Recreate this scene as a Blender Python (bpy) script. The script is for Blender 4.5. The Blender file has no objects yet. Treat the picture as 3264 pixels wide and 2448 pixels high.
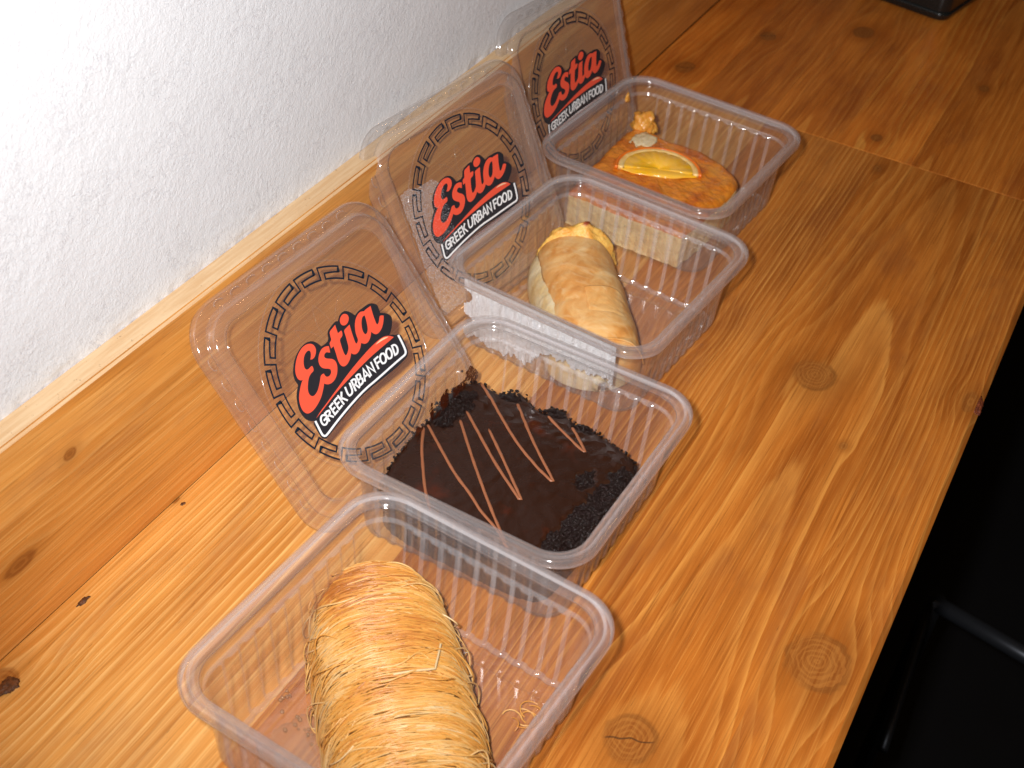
import bpy, bmesh, math, random
import numpy as np
from mathutils import Matrix, Vector, noise
random.seed(7); rng = np.random.default_rng(7)
MM = 0.001
scn = bpy.context.scene
COL = scn.collection

# ------------------------------------------------------------------ camera
CAMR = np.array([[0.8753237, 0.477998, 0.0729823], [0.3595903, -0.5425838, -0.7591427], [-0.3232697, 0.6907393, -0.6468199]])
cam_d = bpy.data.cameras.new('camera'); cam = bpy.data.objects.new('camera', cam_d); COL.objects.link(cam)
cam_d.sensor_width = 36.0; cam_d.lens = 4149.0 / 3264 * 36
cam_d.clip_start = 0.02; cam_d.clip_end = 50
M = Matrix.Identity(4)
for i in range(3):
    M[i][0] = CAMR[0][i]; M[i][1] = -CAMR[1][i]; M[i][2] = -CAMR[2][i]
CAMZ = 0.511676
M[2][3] = CAMZ
cam.matrix_world = M
cam_d.dof.use_dof = True; cam_d.dof.focus_distance = 0.70; cam_d.dof.aperture_fstop = 16
scn.camera = cam

# ------------------------------------------------------------------ world, lamps, exposure
w = bpy.data.worlds.new('World'); scn.world = w; w.use_nodes = True
bg = w.node_tree.nodes['Background']; bg.inputs[0].default_value = (1.0, 0.62, 0.35, 1); bg.inputs[1].default_value = 0.012

def lamp(name, kind, loc, energy, color, radius):
    d = bpy.data.lights.new(name, kind); d.energy = energy; d.color = color; d.shadow_soft_size = radius
    o = bpy.data.objects.new(name, d); o.location = loc; COL.objects.link(o); return o
# the flash sits on the camera, up and to the left of the lens
R3 = M.to_3x3()
flash_pos = Vector((0, 0, CAMZ)) + R3 @ Vector((-0.040, 0.030, -0.005))
fl = lamp('flash', 'SPOT', flash_pos, 35.5, (0.985, 0.985, 1.0), 0.012)
fl.data.spot_size = math.radians(104); fl.data.spot_blend = 1.0
aim = R3 @ Vector((0.17, 0.22, -1.0))
fl.rotation_euler = aim.to_track_quat('-Z', 'Y').to_euler()
for k, (x, y, z) in enumerate([(0.5, 0.9, 1.75), (0.15, 1.9, 1.8), (1.1, 1.7, 1.8), (0.9, 0.1, 1.75)]):
    lamp('ceiling_lamp', 'POINT', (x, y, z), 1.7, (1.0, 0.58, 0.26), 0.035)

scn.view_settings.view_transform = 'Standard'; scn.view_settings.look = 'None'
scn.view_settings.exposure = 0.0; scn.view_settings.gamma = 1.0
cy = scn.cycles
cy.transparent_max_bounces = 64; cy.max_bounces = 12; cy.transmission_bounces = 8; cy.glossy_bounces = 5; cy.diffuse_bounces = 4
cy.caustics_reflective = False; cy.caustics_refractive = False; cy.sample_clamp_indirect = 4.0; cy.blur_glossy = 0.3
cy.use_denoising = True
try: cy.denoiser = 'OPENIMAGEDENOISE'; cy.denoising_input_passes = 'RGB_ALBEDO_NORMAL'; cy.denoising_prefilter = 'ACCURATE'
except Exception: pass

# ------------------------------------------------------------------ node helpers
class NT:
    def __init__(s, name):
        s.m = bpy.data.materials.new(name); s.m.use_nodes = True
        s.t = s.m.node_tree; s.n = s.t.nodes; s.n.clear()
        s.out = s.n.new('ShaderNodeOutputMaterial')
    def lk(s, a, b): s.t.links.new(a, b)
    def put(s, sock, v):
        if hasattr(v, 'node'): s.lk(v, sock)
        elif isinstance(v, (tuple, list)) and len(v) == 3 and sock.type == 'RGBA': sock.default_value = (*v, 1)
        else: sock.default_value = v
    def math(s, op, a, b=0.0, c=0.0, clamp=False):
        n = s.n.new('ShaderNodeMath'); n.operation = op; n.use_clamp = clamp
        s.put(n.inputs[0], a); s.put(n.inputs[1], b); s.put(n.inputs[2], c); return n.outputs[0]
    def add(s, a, b): return s.math('ADD', a, b)
    def sub(s, a, b): return s.math('SUBTRACT', a, b)
    def mul(s, a, b): return s.math('MULTIPLY', a, b)
    def div(s, a, b): return s.math('DIVIDE', a, b)
    def smooth(s, x, a, b):
        n = s.n.new('ShaderNodeMapRange'); n.interpolation_type = 'SMOOTHSTEP'
        s.put(n.inputs[0], x); s.put(n.inputs[1], a); s.put(n.inputs[2], b); return n.outputs[0]
    def xyz(s, x, y, z):
        n = s.n.new('ShaderNodeCombineXYZ'); s.put(n.inputs[0], x); s.put(n.inputs[1], y); s.put(n.inputs[2], z); return n.outputs[0]
    def sep(s, v):
        n = s.n.new('ShaderNodeSeparateXYZ'); s.lk(v, n.inputs[0]); return n.outputs
    def coord(s, which='Object'): return s.n.new('ShaderNodeTexCoord').outputs[which]
    def noise(s, vec, scale=1.0, detail=3.0, rough=0.5, dist=0.0):
        n = s.n.new('ShaderNodeTexNoise'); s.lk(vec, n.inputs['Vector']); n.inputs['Scale'].default_value = scale
        n.inputs['Detail'].default_value = detail; n.inputs['Roughness'].default_value = rough; n.inputs['Distortion'].default_value = dist
        return n.outputs[0]
    def voro(s, vec, scale, feature='F1', rand=1.0):
        n = s.n.new('ShaderNodeTexVoronoi'); n.feature = feature; s.lk(vec, n.inputs['Vector'])
        n.inputs['Scale'].default_value = scale; n.inputs['Randomness'].default_value = rand; return n.outputs[0]
    def ramp(s, fac, stops, interp='LINEAR'):
        n = s.n.new('ShaderNodeValToRGB'); s.lk(fac, n.inputs[0]); r = n.color_ramp; r.interpolation = interp
        while len(r.elements) < len(stops): r.elements.new(0.5)
        for e, (p, c) in zip(r.elements, stops): e.position = p; e.color = (*c, 1)
        return n.outputs[0]
    def mix(s, f, a, b, mode='MIX'):
        n = s.n.new('ShaderNodeMix'); n.data_type = 'RGBA'; n.blend_type = mode
        s.put(n.inputs['Factor'], f); s.put(n.inputs[6], a); s.put(n.inputs[7], b); return n.outputs[2]
    def bump(s, h, strength=0.3, dist=0.001, nrm=None):
        n = s.n.new('ShaderNodeBump'); s.lk(h, n.inputs['Height']); n.inputs['Strength'].default_value = strength
        n.inputs['Distance'].default_value = dist
        if nrm is not None: s.lk(nrm, n.inputs['Normal'])
        return n.outputs[0]
    def bsdf(s, color, rough=0.5, spec=0.5, nrm=None, sss=0.0, sssr=(0.003, 0.0015, 0.0008), coat=0.0, coatr=0.1, metal=0.0):
        n = s.n.new('ShaderNodeBsdfPrincipled')
        s.put(n.inputs['Base Color'], color); s.put(n.inputs['Roughness'], rough); n.inputs['Specular IOR Level'].default_value = spec
        n.inputs['Metallic'].default_value = metal
        if nrm is not None: s.lk(nrm, n.inputs['Normal'])
        if sss: n.inputs['Subsurface Weight'].default_value = sss; n.inputs['Subsurface Radius'].default_value = sssr; n.inputs['Subsurface Scale'].default_value = 1.0
        if coat: n.inputs['Coat Weight'].default_value = coat; n.inputs['Coat Roughness'].default_value = coatr
        return n.outputs[0]
    def mixs(s, f, a, b):
        n = s.n.new('ShaderNodeMixShader'); s.put(n.inputs[0], f); s.lk(a, n.inputs[1]); s.lk(b, n.inputs[2]); return n.outputs[0]
    def done(s, sh): s.lk(sh, s.out.inputs[0]); return s.m
    def scale(s, vec, k):
        n = s.n.new('ShaderNodeVectorMath'); n.operation = 'MULTIPLY'; s.lk(vec, n.inputs[0]); n.inputs[1].default_value = k; return n.outputs[0]

# wood: growth rings of a log sawn flat, warped round each knot.  coordinates in mm, Y runs along the plank
def wood(name, knots=(), pith=(0.0, 30.0, 0.02), period=5.0, tone=1.0, red=0.0, seed=0.0, contrast=1.0, warp=10.0, rough=0.36, dark=0.0, pale=0.0):
    t = NT(name)
    co = t.scale(t.coord(), (1000, 1000, 1000)); X, U, Z = t.sep(co)
    X = t.add(X, t.mul(Z, 0.35))
    lo = t.noise(t.xyz(t.mul(X, 0.010), t.mul(U, 0.0034), seed), 1.0, 1.5, 0.5)
    me = t.noise(t.xyz(t.mul(X, 0.05), t.mul(U, 0.016), seed + 5), 1.0, 2.0, 0.5)
    Xw = t.add(X, t.add(t.mul(t.sub(lo, 0.5), warp * 2.2), t.mul(t.sub(me, 0.5), warp * 0.22)))
    knot_core = None; halo = None
    for (kx, ku, kr, stretch) in knots:
        dx = t.sub(X, kx); du = t.sub(U, ku)
        q = t.add(t.math('POWER', t.div(dx, kr * 2.6), 2.0), t.math('POWER', t.div(du, kr * 4.2), 2.0))
        g = t.math('EXPONENT', t.mul(q, -1.0))
        Xw = t.sub(Xw, t.mul(t.mul(dx, g), 0.86))
        wob = t.mul(t.sub(t.noise(t.xyz(t.mul(X, 0.16), t.mul(U, 0.16), seed + kx), 1.0, 2.0), 0.5), kr * 0.28)
        rr = t.add(t.math('SQRT', t.add(t.mul(dx, dx), t.math('POWER', t.div(du, stretch), 2.0))), wob)
        c = t.smooth(rr, kr * 1.10, kr * 0.70)
        ck = t.mul(t.smooth(t.math('ABSOLUTE', t.add(t.sub(du, t.mul(dx, 0.55)), t.mul(t.sub(me, 0.5), kr * 1.2))), 0.9, 0.25), t.smooth(rr, kr * 0.95, kr * 0.80)) if kr in (13, 8, 9) else t.mul(rr, 0.0)
        hl = t.smooth(rr, kr * 2.6, kr * 0.9)
        if knot_core is None: knot_core, halo, krr, crk = c, hl, t.mul(rr, c), ck
        else:
            knot_core = t.math('MAXIMUM', knot_core, c); halo = t.math('MAXIMUM', halo, hl); krr = t.add(krr, t.mul(rr, c)); crk = t.math('MAXIMUM', crk, ck)
    px, c0, k = pith
    a = t.sub(Xw, px); b = t.add(t.mul(U, k), c0)
    ring = t.math('SQRT', t.add(t.mul(a, a), t.mul(b, b)))
    ring = t.add(ring, t.mul(t.sub(t.noise(t.xyz(t.mul(X, 0.30), t.mul(U, 0.010), seed + 9), 1.0, 3.0, 0.6), 0.5), period * 0.30))
    ph = t.math('FRACT', t.div(ring, period))
    idx = t.math('FLOOR', t.div(ring, period))
    rnd = t.math('FRACT', t.mul(t.math('SINE', t.mul(idx, 12.9898)), 43758.5453))
    fib = t.noise(t.xyz(t.mul(X, 1.05), t.mul(U, 0.016), seed + 2), 1.0, 3.0, 0.65)
    fib2 = t.noise(t.xyz(t.mul(X, 0.45), t.mul(U, 0.009), seed + 3), 1.0, 3.0, 0.6)
    big = t.noise(t.xyz(t.mul(X, 0.018), t.mul(U, 0.006), seed + 4), 1.0, 3.0, 0.55)
    D = (0.235, 0.042, 0.002); Md = (0.42, 0.098, 0.005); L = (0.68, 0.245, 0.022)
    lerp = lambda a_, b_: tuple(u * (1 - pale) + v * pale for u, v in zip(a_, b_))
    D, Md, L = lerp(D, (0.45, 0.168, 0.028)), lerp(Md, (0.63, 0.272, 0.056)), lerp(L, (0.86, 0.53, 0.19))
    f = lambda c: tuple(min(1, v * tone * 1.06 * (1 - red * (0, .35, .6)[i])) for i, v in enumerate(c))
    D, Md, L = f(D), f(Md), f(L)
    late = t.math('POWER', ph, 3.0)
    edge = t.smooth(ph, 1.0, 0.90)
    line = t.mul(t.mul(late, edge), t.add(0.35, t.mul(rnd, 0.9)))
    smk = t.noise(t.xyz(t.mul(X, 0.05), t.mul(U, 0.005), seed + 31), 1.0, 4.0, 0.6)
    base = t.mix(t.smooth(t.add(t.mul(big, 0.5), t.mul(smk, 0.5)), 0.36, 0.62), D, Md)
    col = t.mix(t.math('MULTIPLY', line, 0.62 * contrast, clamp=True), base, L)
    col = t.mix(t.mul(t.smooth(fib2, 0.48, 0.78), 0.30 * contrast), col, L)
    col = t.mix(t.mul(t.smooth(fib2, 0.50, 0.22), 0.40), col, tuple(v * 0.55 for v in D))
    col = t.mix(t.mul(t.smooth(fib, 0.52, 0.74), 0.42), col, L)
    col = t.mix(t.mul(t.smooth(fib, 0.48, 0.26), 0.50), col, tuple(v * 0.50 for v in D))
    st_ = t.noise(t.xyz(t.mul(X, 0.022), t.mul(U, 0.008), seed + 51), 1.0, 4.0, 0.65)
    col = t.mix(t.mul(t.smooth(st_, 0.50, 0.68), 0.34), col, (D[0] * .72, D[1] * .80, D[2] * 1.6 + .004))
    # pores and little dark flecks along the fibre
    fl_ = t.noise(t.xyz(t.mul(X, 1.3), t.mul(U, 0.11), seed + 11), 1.0, 2.0, 0.5)
    col = t.mix(t.mul(t.smooth(fl_, 0.70, 0.78), 0.5), col, (0.06, 0.02, 0.006))
    if knot_core is not None:
        col = t.mix(t.mul(halo, 0.32), col, tuple(v * 0.62 for v in D))
        kr_ = t.math('SINE', t.add(t.mul(krr, 2.3), t.mul(me, 9.0)))
        kc = t.mix(t.mul(t.smooth(kr_, -0.2, 0.9), 0.38), (0.235, 0.066, 0.010), (0.44, 0.16, 0.030))
        kc = t.mix(t.mul(t.smooth(fib, 0.4, 0.65), 0.25), kc, (0.60, 0.27, 0.06))
        kc = t.mix(t.mul(crk, 0.85), kc, (0.035, 0.016, 0.009))
        rim = t.mul(t.smooth(knot_core, 0.0, 0.4), t.smooth(knot_core, 1.0, 0.6))
        col = t.mix(t.mul(knot_core, 0.86), col, kc)
        col = t.mix(t.mul(t.mul(rim, 0.38), t.smooth(me, 0.40, 0.60)), col, (0.12, 0.038, 0.008))
    h = t.add(t.mul(fib, 0.5), t.add(t.mul(line, 0.5), t.mul(fib2, 0.4)))
    nb = t.bump(h, 0.20, 0.0005)
    ro = t.add(rough, t.mul(t.sub(fib2, 0.5), 0.22))
    return t.done(t.bsdf(col, ro, 0.32, nb))

def plastic(name, haze, rough=0.07, tint=(0.988, 0.984, 0.982), speck=0.0):
    t = NT(name)
    lw = t.n.new('ShaderNodeLayerWeight'); lw.inputs['Blend'].default_value = 0.5
    co = t.coord(); n1 = t.noise(co, 60.0, 4.0, 0.6); n2 = t.noise(co, 900.0, 2.0, 0.5)
    nb = t.bump(t.noise(co, 160.0, 2.0, 0.5), 0.06, 0.001)
    lwf = t.math('POWER', lw.outputs['Facing'], 2.6)
    f = t.math('ADD', t.add(haze, t.mul(lwf, haze * 5.0 if haze < .1 else haze * 1.2)), t.mul(t.sub(n1, 0.5), haze * 0.25), clamp=True)
    tr = t.n.new('ShaderNodeBsdfTransparent'); tr.inputs[0].default_value = (*tint, 1)
    df = t.n.new('ShaderNodeBsdfDiffuse'); df.inputs[0].default_value = (0.80, 0.775, 0.785, 1)
    tl = t.n.new('ShaderNodeBsdfTranslucent'); tl.inputs[0].default_value = (0.80, 0.775, 0.785, 1)
    milky = t.mixs(0.4, df.outputs[0], tl.outputs[0])
    gl = t.n.new('ShaderNodeBsdfGlossy'); gl.inputs['Roughness'].default_value = rough; t.lk(nb, gl.inputs['Normal'])
    gl.inputs[0].default_value = (1, 1, 1, 1)
    sh = t.mixs(f, tr.outputs[0], milky)
    refl = t.add(0.048, t.mul(t.math('POWER', lw.outputs['Facing'], 4.0), 0.45))
    return t.done(t.mixs(refl, sh, gl.outputs[0]))

def simple(name, color, rough=0.5, spec=0.5, var=0.0, scale=200.0, bump=0.0, sss=0.0, coat=0.0, color2=None, metal=0.0, sssr=(0.003, 0.0015, 0.0008)):
    t = NT(name); co = t.coord(); n = t.noise(co, scale, 4.0, 0.6)
    c = color
    if color2 is not None: c = t.mix(t.smooth(n, 0.35, 0.65), color, color2)
    elif var: c = t.mix(t.mul(n, var), color, tuple(v * 0.4 for v in color))
    nb = t.bump(t.noise(co, scale * 2.0, 3.0, 0.6), bump, 0.001) if bump else None
    return t.done(t.bsdf(c, rough, spec, nb, sss, sssr, coat, 0.08, metal))

# ------------------------------------------------------------------ object helpers
def mesh_obj(name, verts, faces, mat, parent=None, smooth=True, mats=None, fmat=None):
    me = bpy.data.meshes.new(name)
    v = np.asarray(verts, float) * MM
    me.from_pydata(v.tolist(), [], [list(map(int, f)) for f in faces])
    for m in (mats or [mat]): me.materials.append(m)
    if fmat is not None: me.polygons.foreach_set('material_index', fmat)
    if smooth: me.polygons.foreach_set('use_smooth', [True] * len(me.polygons))
    me.update()
    o = bpy.data.objects.new(name, me); COL.objects.link(o)
    if parent is not None: o.parent = parent
    return o
def thing(name, label, cat, loc=(0, 0, 0), rz=0.0, group=None):
    o = bpy.data.objects.new(name, None); COL.objects.link(o); o.empty_display_size = 0.02
    o.location = [c * MM for c in loc]; o.rotation_euler = (0, 0, rz); tag(o, label, cat, group); return o
def tag(o, label, cat, group=None):
    o['label'] = label; o['category'] = cat
    if group: o['group'] = group
def grid_faces(nr, nc, closed=True):
    r = np.arange(nr - 1)[:, None]; c = np.arange(nc if closed else nc - 1)[None, :]; c2 = (c + 1) % nc
    f = np.stack([r * nc + c, r * nc + c2, (r + 1) * nc + c2, (r + 1) * nc + c], -1)
    return f.reshape(-1, 4).tolist()
def nz(x, y, z=0.0): return noise.noise(Vector((x, y, z)))
def fbm(x, y, z=0.0, o=3):
    s, a, f = 0.0, 1.0, 1.0
    for _ in range(o): s += a * noise.noise(Vector((x * f, y * f, z * f))); a *= 0.5; f *= 2.1
    return s
def tubes(paths, radii, sides=6, cap=True):
    V, F = [], []
    for P, rad in zip(paths, radii):
        P = np.asarray(P, float); n = len(P); T = np.gradient(P, axis=0); T /= np.linalg.norm(T, axis=1)[:, None] + 1e-9
        up = np.where(np.abs(T[:, 2:3]) > 0.9, np.array([[1.0, 0, 0]]), np.array([[0, 0, 1.0]]))
        A = np.cross(T, up); A /= np.linalg.norm(A, axis=1)[:, None] + 1e-9; B = np.cross(A, T)
        rr = np.broadcast_to(np.asarray(rad, float), (n,))[:, None]
        base = len(V)
        for k in range(sides):
            an = 2 * math.pi * k / sides
            ring = P + rr * (A * math.cos(an) + B * math.sin(an))
            if k == 0: rings = [ring]
            else: rings.append(ring)
        R_ = np.stack(rings, 1).reshape(-1, 3); V.extend(R_.tolist())
        F.extend([[base + i for i in f] for f in grid_faces(n, sides)])
        if cap: F.append([base + k for k in range(sides)][::-1]); F.append([base + (n - 1) * sides + k for k in range(sides)])
    return V, F
def resample(P, n, closed=False):
    P = np.asarray(P, float)
    if closed: P = np.vstack([P, P[:1]])
    d = np.r_[0, np.cumsum(np.linalg.norm(np.diff(P, axis=0), axis=1))]
    s = np.linspace(0, d[-1], n, endpoint=not closed)
    return np.stack([np.interp(s, d, P[:, k]) for k in range(P.shape[1])], 1)
def chaikin(P, it=2, closed=True, corner=0.45):
    P = [np.asarray(q, float) for q in P]
    for _ in range(it):
        Q = []; n = len(P)
        for i in range(n):
            if not closed and i in (0, n - 1): Q.append(P[i]); continue
            a, b, c = P[i - 1], P[i], P[(i + 1) % n]
            u, v = b - a, c - b
            cs = u @ v / (np.linalg.norm(u) * np.linalg.norm(v) + 1e-9)
            if cs < corner: Q.append(b)
            else: Q.append(b + (a - b) * 0.25); Q.append(b + (c - b) * 0.25)
        P = Q
    return np.array(P)
def rrect(A, B, r, nside, ncorner):
    """closed rounded rectangle, half sizes A (x) and B (y): points, outward normals, side coordinate (nan on corners)"""
    pts, nr, sc = [], [], []
    def side(p, q, n_):
        L = np.linalg.norm(np.subtract(q, p))
        for i in range(nside):
            k = i / nside; pts.append((p[0] + (q[0] - p[0]) * k, p[1] + (q[1] - p[1]) * k)); nr.append(n_); sc.append((k - 0.5) * L)
    def corner(cx, cy, a0):
        for i in range(ncorner):
            a = a0 + math.pi / 2 * i / ncorner; pts.append((cx + r * math.cos(a), cy + r * math.sin(a))); nr.append((math.cos(a), math.sin(a))); sc.append(float('nan'))
    side((A, -B + r), (A, B - r), (1, 0)); corner(A - r, B - r, 0)
    side((A - r, B), (-A + r, B), (0, 1)); corner(-A + r, B - r, math.pi / 2)
    side((-A, B - r), (-A, -B + r), (-1, 0)); corner(-A + r, -B + r, math.pi)
    side((-A + r, -B), (A - r, -B), (0, -1)); corner(A - r, -B + r, 1.5 * math.pi)
    return np.array(pts), np.array(nr), np.array(sc)

# ------------------------------------------------------------------ the setting: wall, backboard, tabletops, floor
X0 = -361.3; XW = -375.0; XE = -0.9; YC = 956.9
def plaster():
    t = NT('white_plaster'); co = t.scale(t.coord(), (1000, 1000, 1000))
    n1 = t.noise(co, 0.42, 5.0, 0.62); n2 = t.noise(co, 1.1, 3.0, 0.6)
    v = t.voro(t.scale(co, (1, 1, 0.8)), 0.30, 'DISTANCE_TO_EDGE')
    n3 = t.noise(co, 0.03, 3.0, 0.5)
    wv = t.noise(t.scale(co, (1.0, 1.0, 1.0)), 0.09, 4.0, 0.65, 0.8)
    crack = t.mul(t.smooth(t.math('ABSOLUTE', t.sub(wv, 0.5)), 0.010, 0.0), t.smooth(n3, 0.40, 0.62))
    h = t.sub(t.add(t.mul(n1, 1.0), t.mul(n2, 0.55)), t.mul(crack, 0.32))
    c = t.mix(t.mul(crack, 0.30), (0.70, 0.70, 0.71), (0.42, 0.40, 0.47))
    c = t.mix(t.mul(t.smooth(n3, 0.3, 0.7), 0.10), c, (0.66, 0.655, 0.665))
    return t.done(t.bsdf(c, 0.55, 0.35, t.bump(h, 0.48, 0.0010)))
ys = np.r_[np.linspace(-700, 220, 10)[:-1], np.arange(220, 900, 2.4), np.linspace(900, 3200, 24)]
zs = np.r_[100, 110, 112, 113.2, 114.2, 115.2, 116.2, 117.4, np.arange(119, 330, 2.4), np.linspace(330, 1800, 14)]
V = []
for z in zs:
    for y in ys:
        V.append((XW - 1.1 * max(0, nz(y * .13, 4.4) + .6 * nz(y * .5, 7.7) + .15) * max(0, min(1, (118.5 - z - 1.2 * nz(y * .3, 1.1)) / 3)) + 0.22 * fbm(y * 0.28, z * 0.28, 3.0, 2) + 0.22 * nz(y * 0.03, z * 0.03, 9.0), y, z))
wall = mesh_obj('wall', V, grid_faces(len(zs), len(ys), False), plaster()); wall['kind'] = 'structure'
wall['label'] = 'rough white plastered wall above the wooden backboard'; wall['category'] = 'wall'

def plank_mesh(name, x0, x1, y0, y1, z0, z1, mat, parent, bev=0.6, outer=0.0):
    cx, cyy = (x0 + x1) / 2, (y0 + y1) / 2
    bm = bmesh.new(); bmesh.ops.create_cube(bm, size=1.0)
    for v in bm.verts: v.co = Vector((v.co.x * (x1 - x0), v.co.y * (y1 - y0), v.co.z * (z1 - z0))) * MM
    if outer:
        oe = [e for e in bm.edges if all(v.co.x > 0 for v in e.verts) and all(v.co.z > 0 for v in e.verts)]
        bmesh.ops.bevel(bm, geom=oe, offset=outer * MM, segments=1, affect='EDGES', profile=0.5)
    else: bmesh.ops.bevel(bm, geom=[e for e in bm.edges], offset=bev * MM, segments=2, affect='EDGES', profile=0.6)
    me = bpy.data.meshes.new(name); bm.to_mesh(me); bm.free(); me.materials.append(mat)
    o = bpy.data.objects.new(name, me); COL.objects.link(o); o.location = (cx * MM, cyy * MM, (z0 + z1) / 2 * MM)
    o.parent = parent; return o
def K(lst, x0, x1, y0, y1):
    return [(kx - (x0 + x1) / 2, ky - (y0 + y1) / 2, r, s) for kx, ky, r, s in lst]
table = thing('tabletop', 'long orange-stained pine tabletop under the plastic tubs and leaning lids', 'tabletop', (0, 0, 0))
MAIN = [  # x0, x1, knots (world mm), pith, period, tone, seed, contrast, warp
    (X0 + 0.3, -240, [(-347, 228, 7, 1.4), (-356, 362, 1.8, 1.6)], (95, 60, 0.0), 4.2, 1.12, 1.0, 1.0, 6, 1.0),
    (-240, -143.5, [(-184, 667, 8, 1.3)], (-70, 30, 0.03), 3.6, 1.05, 2.0, 0.9, 7, 0.32),
    (-143.5, -47, [(-83, 354, 13, 1.1), (-95, 660, 14, 1.15), (-58.8, 606, 2.5, 1.5), (-135, 935, 4, 1.4)], (16, 30, 0.030), 5.6, 1.0, 3.0, 1.0, 9, 0.25),
    (-47, XE, [(-21, 444, 17, 1.15), (-3, 690, 5, 2.4)], (-70, 40, 0.02), 3.4, 0.98, 4.0, 0.85, 8, 0.25)]
y0, y1 = -400, YC - 1.5
for i, (a, b, kn, pith, per, tone, sd, ct, wp, pl) in enumerate(MAIN):
    m = wood('pine_plank_wood', K(kn, a, b, y0, y1), pith, per, tone, 0.0, sd, ct, wp, pale=pl)
    plank_mesh('plank', a + 0.002, b - 0.002, y0, y1, -30, 0.0, m, table, 0.012, 3.2 if i == 3 else 0.0)
BACK = [-361.0, -305, -243, -181, -119, -57, 60]
tb = thing('tabletop', 'darker far pine tabletop beyond the crosswise seam, with the black box on it', 'tabletop', (0, YC * 1.0, 0))
tones = [1.5, 1.3, 1.4, 1.65, 1.28, 1.35]
kb = [[(-329, 1005, 9, 1.3)], [(-290, 1110, 8, 1.3)], [(-218, 1174, 10, 1.4)], [(-150, 985, 5, 1.4)], [(-95, 1130, 5, 1.5)], []]
for i in range(6):
    a, b = BACK[i], BACK[i + 1]; y0b, y1b = YC + 1.5, 2300
    m = wood('pine_strip_wood', K(kb[i], a, b, y0b, y1b), (20 - 9 * i, 30, 0.03), 5.5, tones[i] * .95, 0.0, 20.0 + i, 0.65, 9, pale=0.22)
    p_ = plank_mesh('plank', a + 0.02, b - 0.02, y0b, y1b, -30, -1.2, m, tb, 0.15); p_.location.y -= YC * MM
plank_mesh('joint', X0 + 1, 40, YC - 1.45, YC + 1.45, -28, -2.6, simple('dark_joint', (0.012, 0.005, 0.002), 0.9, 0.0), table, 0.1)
# backboard: upright plank against the wall with an eased top
m_bb = wood('backboard_pine', [(-14, -1040, 5, 2.2), (24, -1000, 3.5, 1.3), (-6, 150, 9, 1.4)], (40, 50, 0.02), 5.2, 1.15, 0.0, 40.0, 0.55, 8, pale=0.9)
bmb = bmesh.new(); bmesh.ops.create_cube(bmb, size=1.0)
for v in bmb.verts: v.co = Vector((v.co.x * 114.0, v.co.y * 2600.0, v.co.z * 15.2)) * MM
ee = [e for e in bmb.edges if all(v.co.x > 0 for v in e.verts)]
bmesh.ops.bevel(bmb, geom=ee, offset=1.6 * MM, segments=3, affect='EDGES')
me = bpy.data.meshes.new('backboard'); bmb.to_mesh(me); bmb.free(); me.materials.append(m_bb)
m_raw = NT('sawn_pine_lit_edge'); co_ = m_raw.scale(m_raw.coord(), (1000, 1000, 1000)); xx, uu, zz = m_raw.sep(co_)
e1 = m_raw.noise(m_raw.xyz(m_raw.mul(xx, .5), m_raw.mul(uu, 0.03), m_raw.mul(zz, .5)), 1.0, 3, .6)
e2 = m_raw.noise(co_, 0.5, 3, .6)
ec = m_raw.mix(m_raw.smooth(e1, .3, .7), (0.56, 0.35, 0.175), (0.64, 0.45, 0.26)); ec = m_raw.mix(m_raw.mul(m_raw.smooth(e2, .66, .74), .7), ec, (.16, .07, .03))
m_raw = m_raw.done(m_raw.bsdf(ec, .5, .35, m_raw.bump(e2, .2, .0004)))
me.materials.append(m_raw)
for p_ in me.polygons:
    if p_.normal.x > 0.35: p_.material_index = 1  # top faces: raw sawn wood, also painted lighter for facing up
bb = bpy.data.objects.new('backboard', me); COL.objects.link(bb)
bb.rotation_euler = (0, -math.pi / 2, 0); bb.location = ((X0 - 7.6) * MM, 1.3, 57.0 * MM)
tag(bb, 'upright orange pine board running along the foot of the white wall', 'backboard')

fm = simple('dark_floor', (0.006, 0.006, 0.007), 0.6, 0.3, 0.5, 20.0)
floor = mesh_obj('floor', [(-1500, -2500, -740), (3500, -2500, -740), (3500, 4500, -740), (-1500, 4500, -740)], [(0, 1, 2, 3)], fm, smooth=False); floor['kind'] = 'structure'
# dark metal stool frame below the table edge
steel = simple('dark_steel', (0.06, 0.063, 0.072), 0.38, 0.5, 0.4, 60.0, metal=0.7)
st = thing('stool', 'dark metal stool frame in the shadow below the table edge', 'stool', (250, 900, -740))
def bar(p, q, r, name):
    V_, F_ = tubes([np.linspace(p, q, 6)], [r], 12); return mesh_obj(name, V_, F_, steel, st)
bar((-225, 12, 345), (260, -84, 345), 8, 'rail'); bar((-220, -160, 330), (-228, 12, 345), 4, 'rail')
for (x, y) in ((-225, 12), (260, -84), (-225, -420), (260, -420)): bar((x, y, 0), (x, y, 352), 9, 'leg')
Vs, Fs = [], []
# black box on the far tabletop
gl_ = simple('black_plastic', (0.010, 0.013, 0.013), 0.22, 0.5, 0.3, 80.0, 0.05)
bx = thing('box', 'black box with a rounded corner on the far tabletop', 'box', (-202, 1294, 0), -0.19)
def rr_loft(name, levels, mat, parent, r=9):
    rings = []
    for A, B, z in levels:
        P, _, _ = rrect(A, B, min(r, A - 1, B - 1), 4, 8); rings.append(np.c_[P, np.full(len(P), z)])
    n = len(rings[0]); V_ = np.vstack(rings); F_ = grid_faces(len(rings), n); F_.append(list(range(n))[::-1]); F_.append([(len(rings) - 1) * n + i for i in range(n)])
    return mesh_obj(name, V_, F_, mat, parent)

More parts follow.
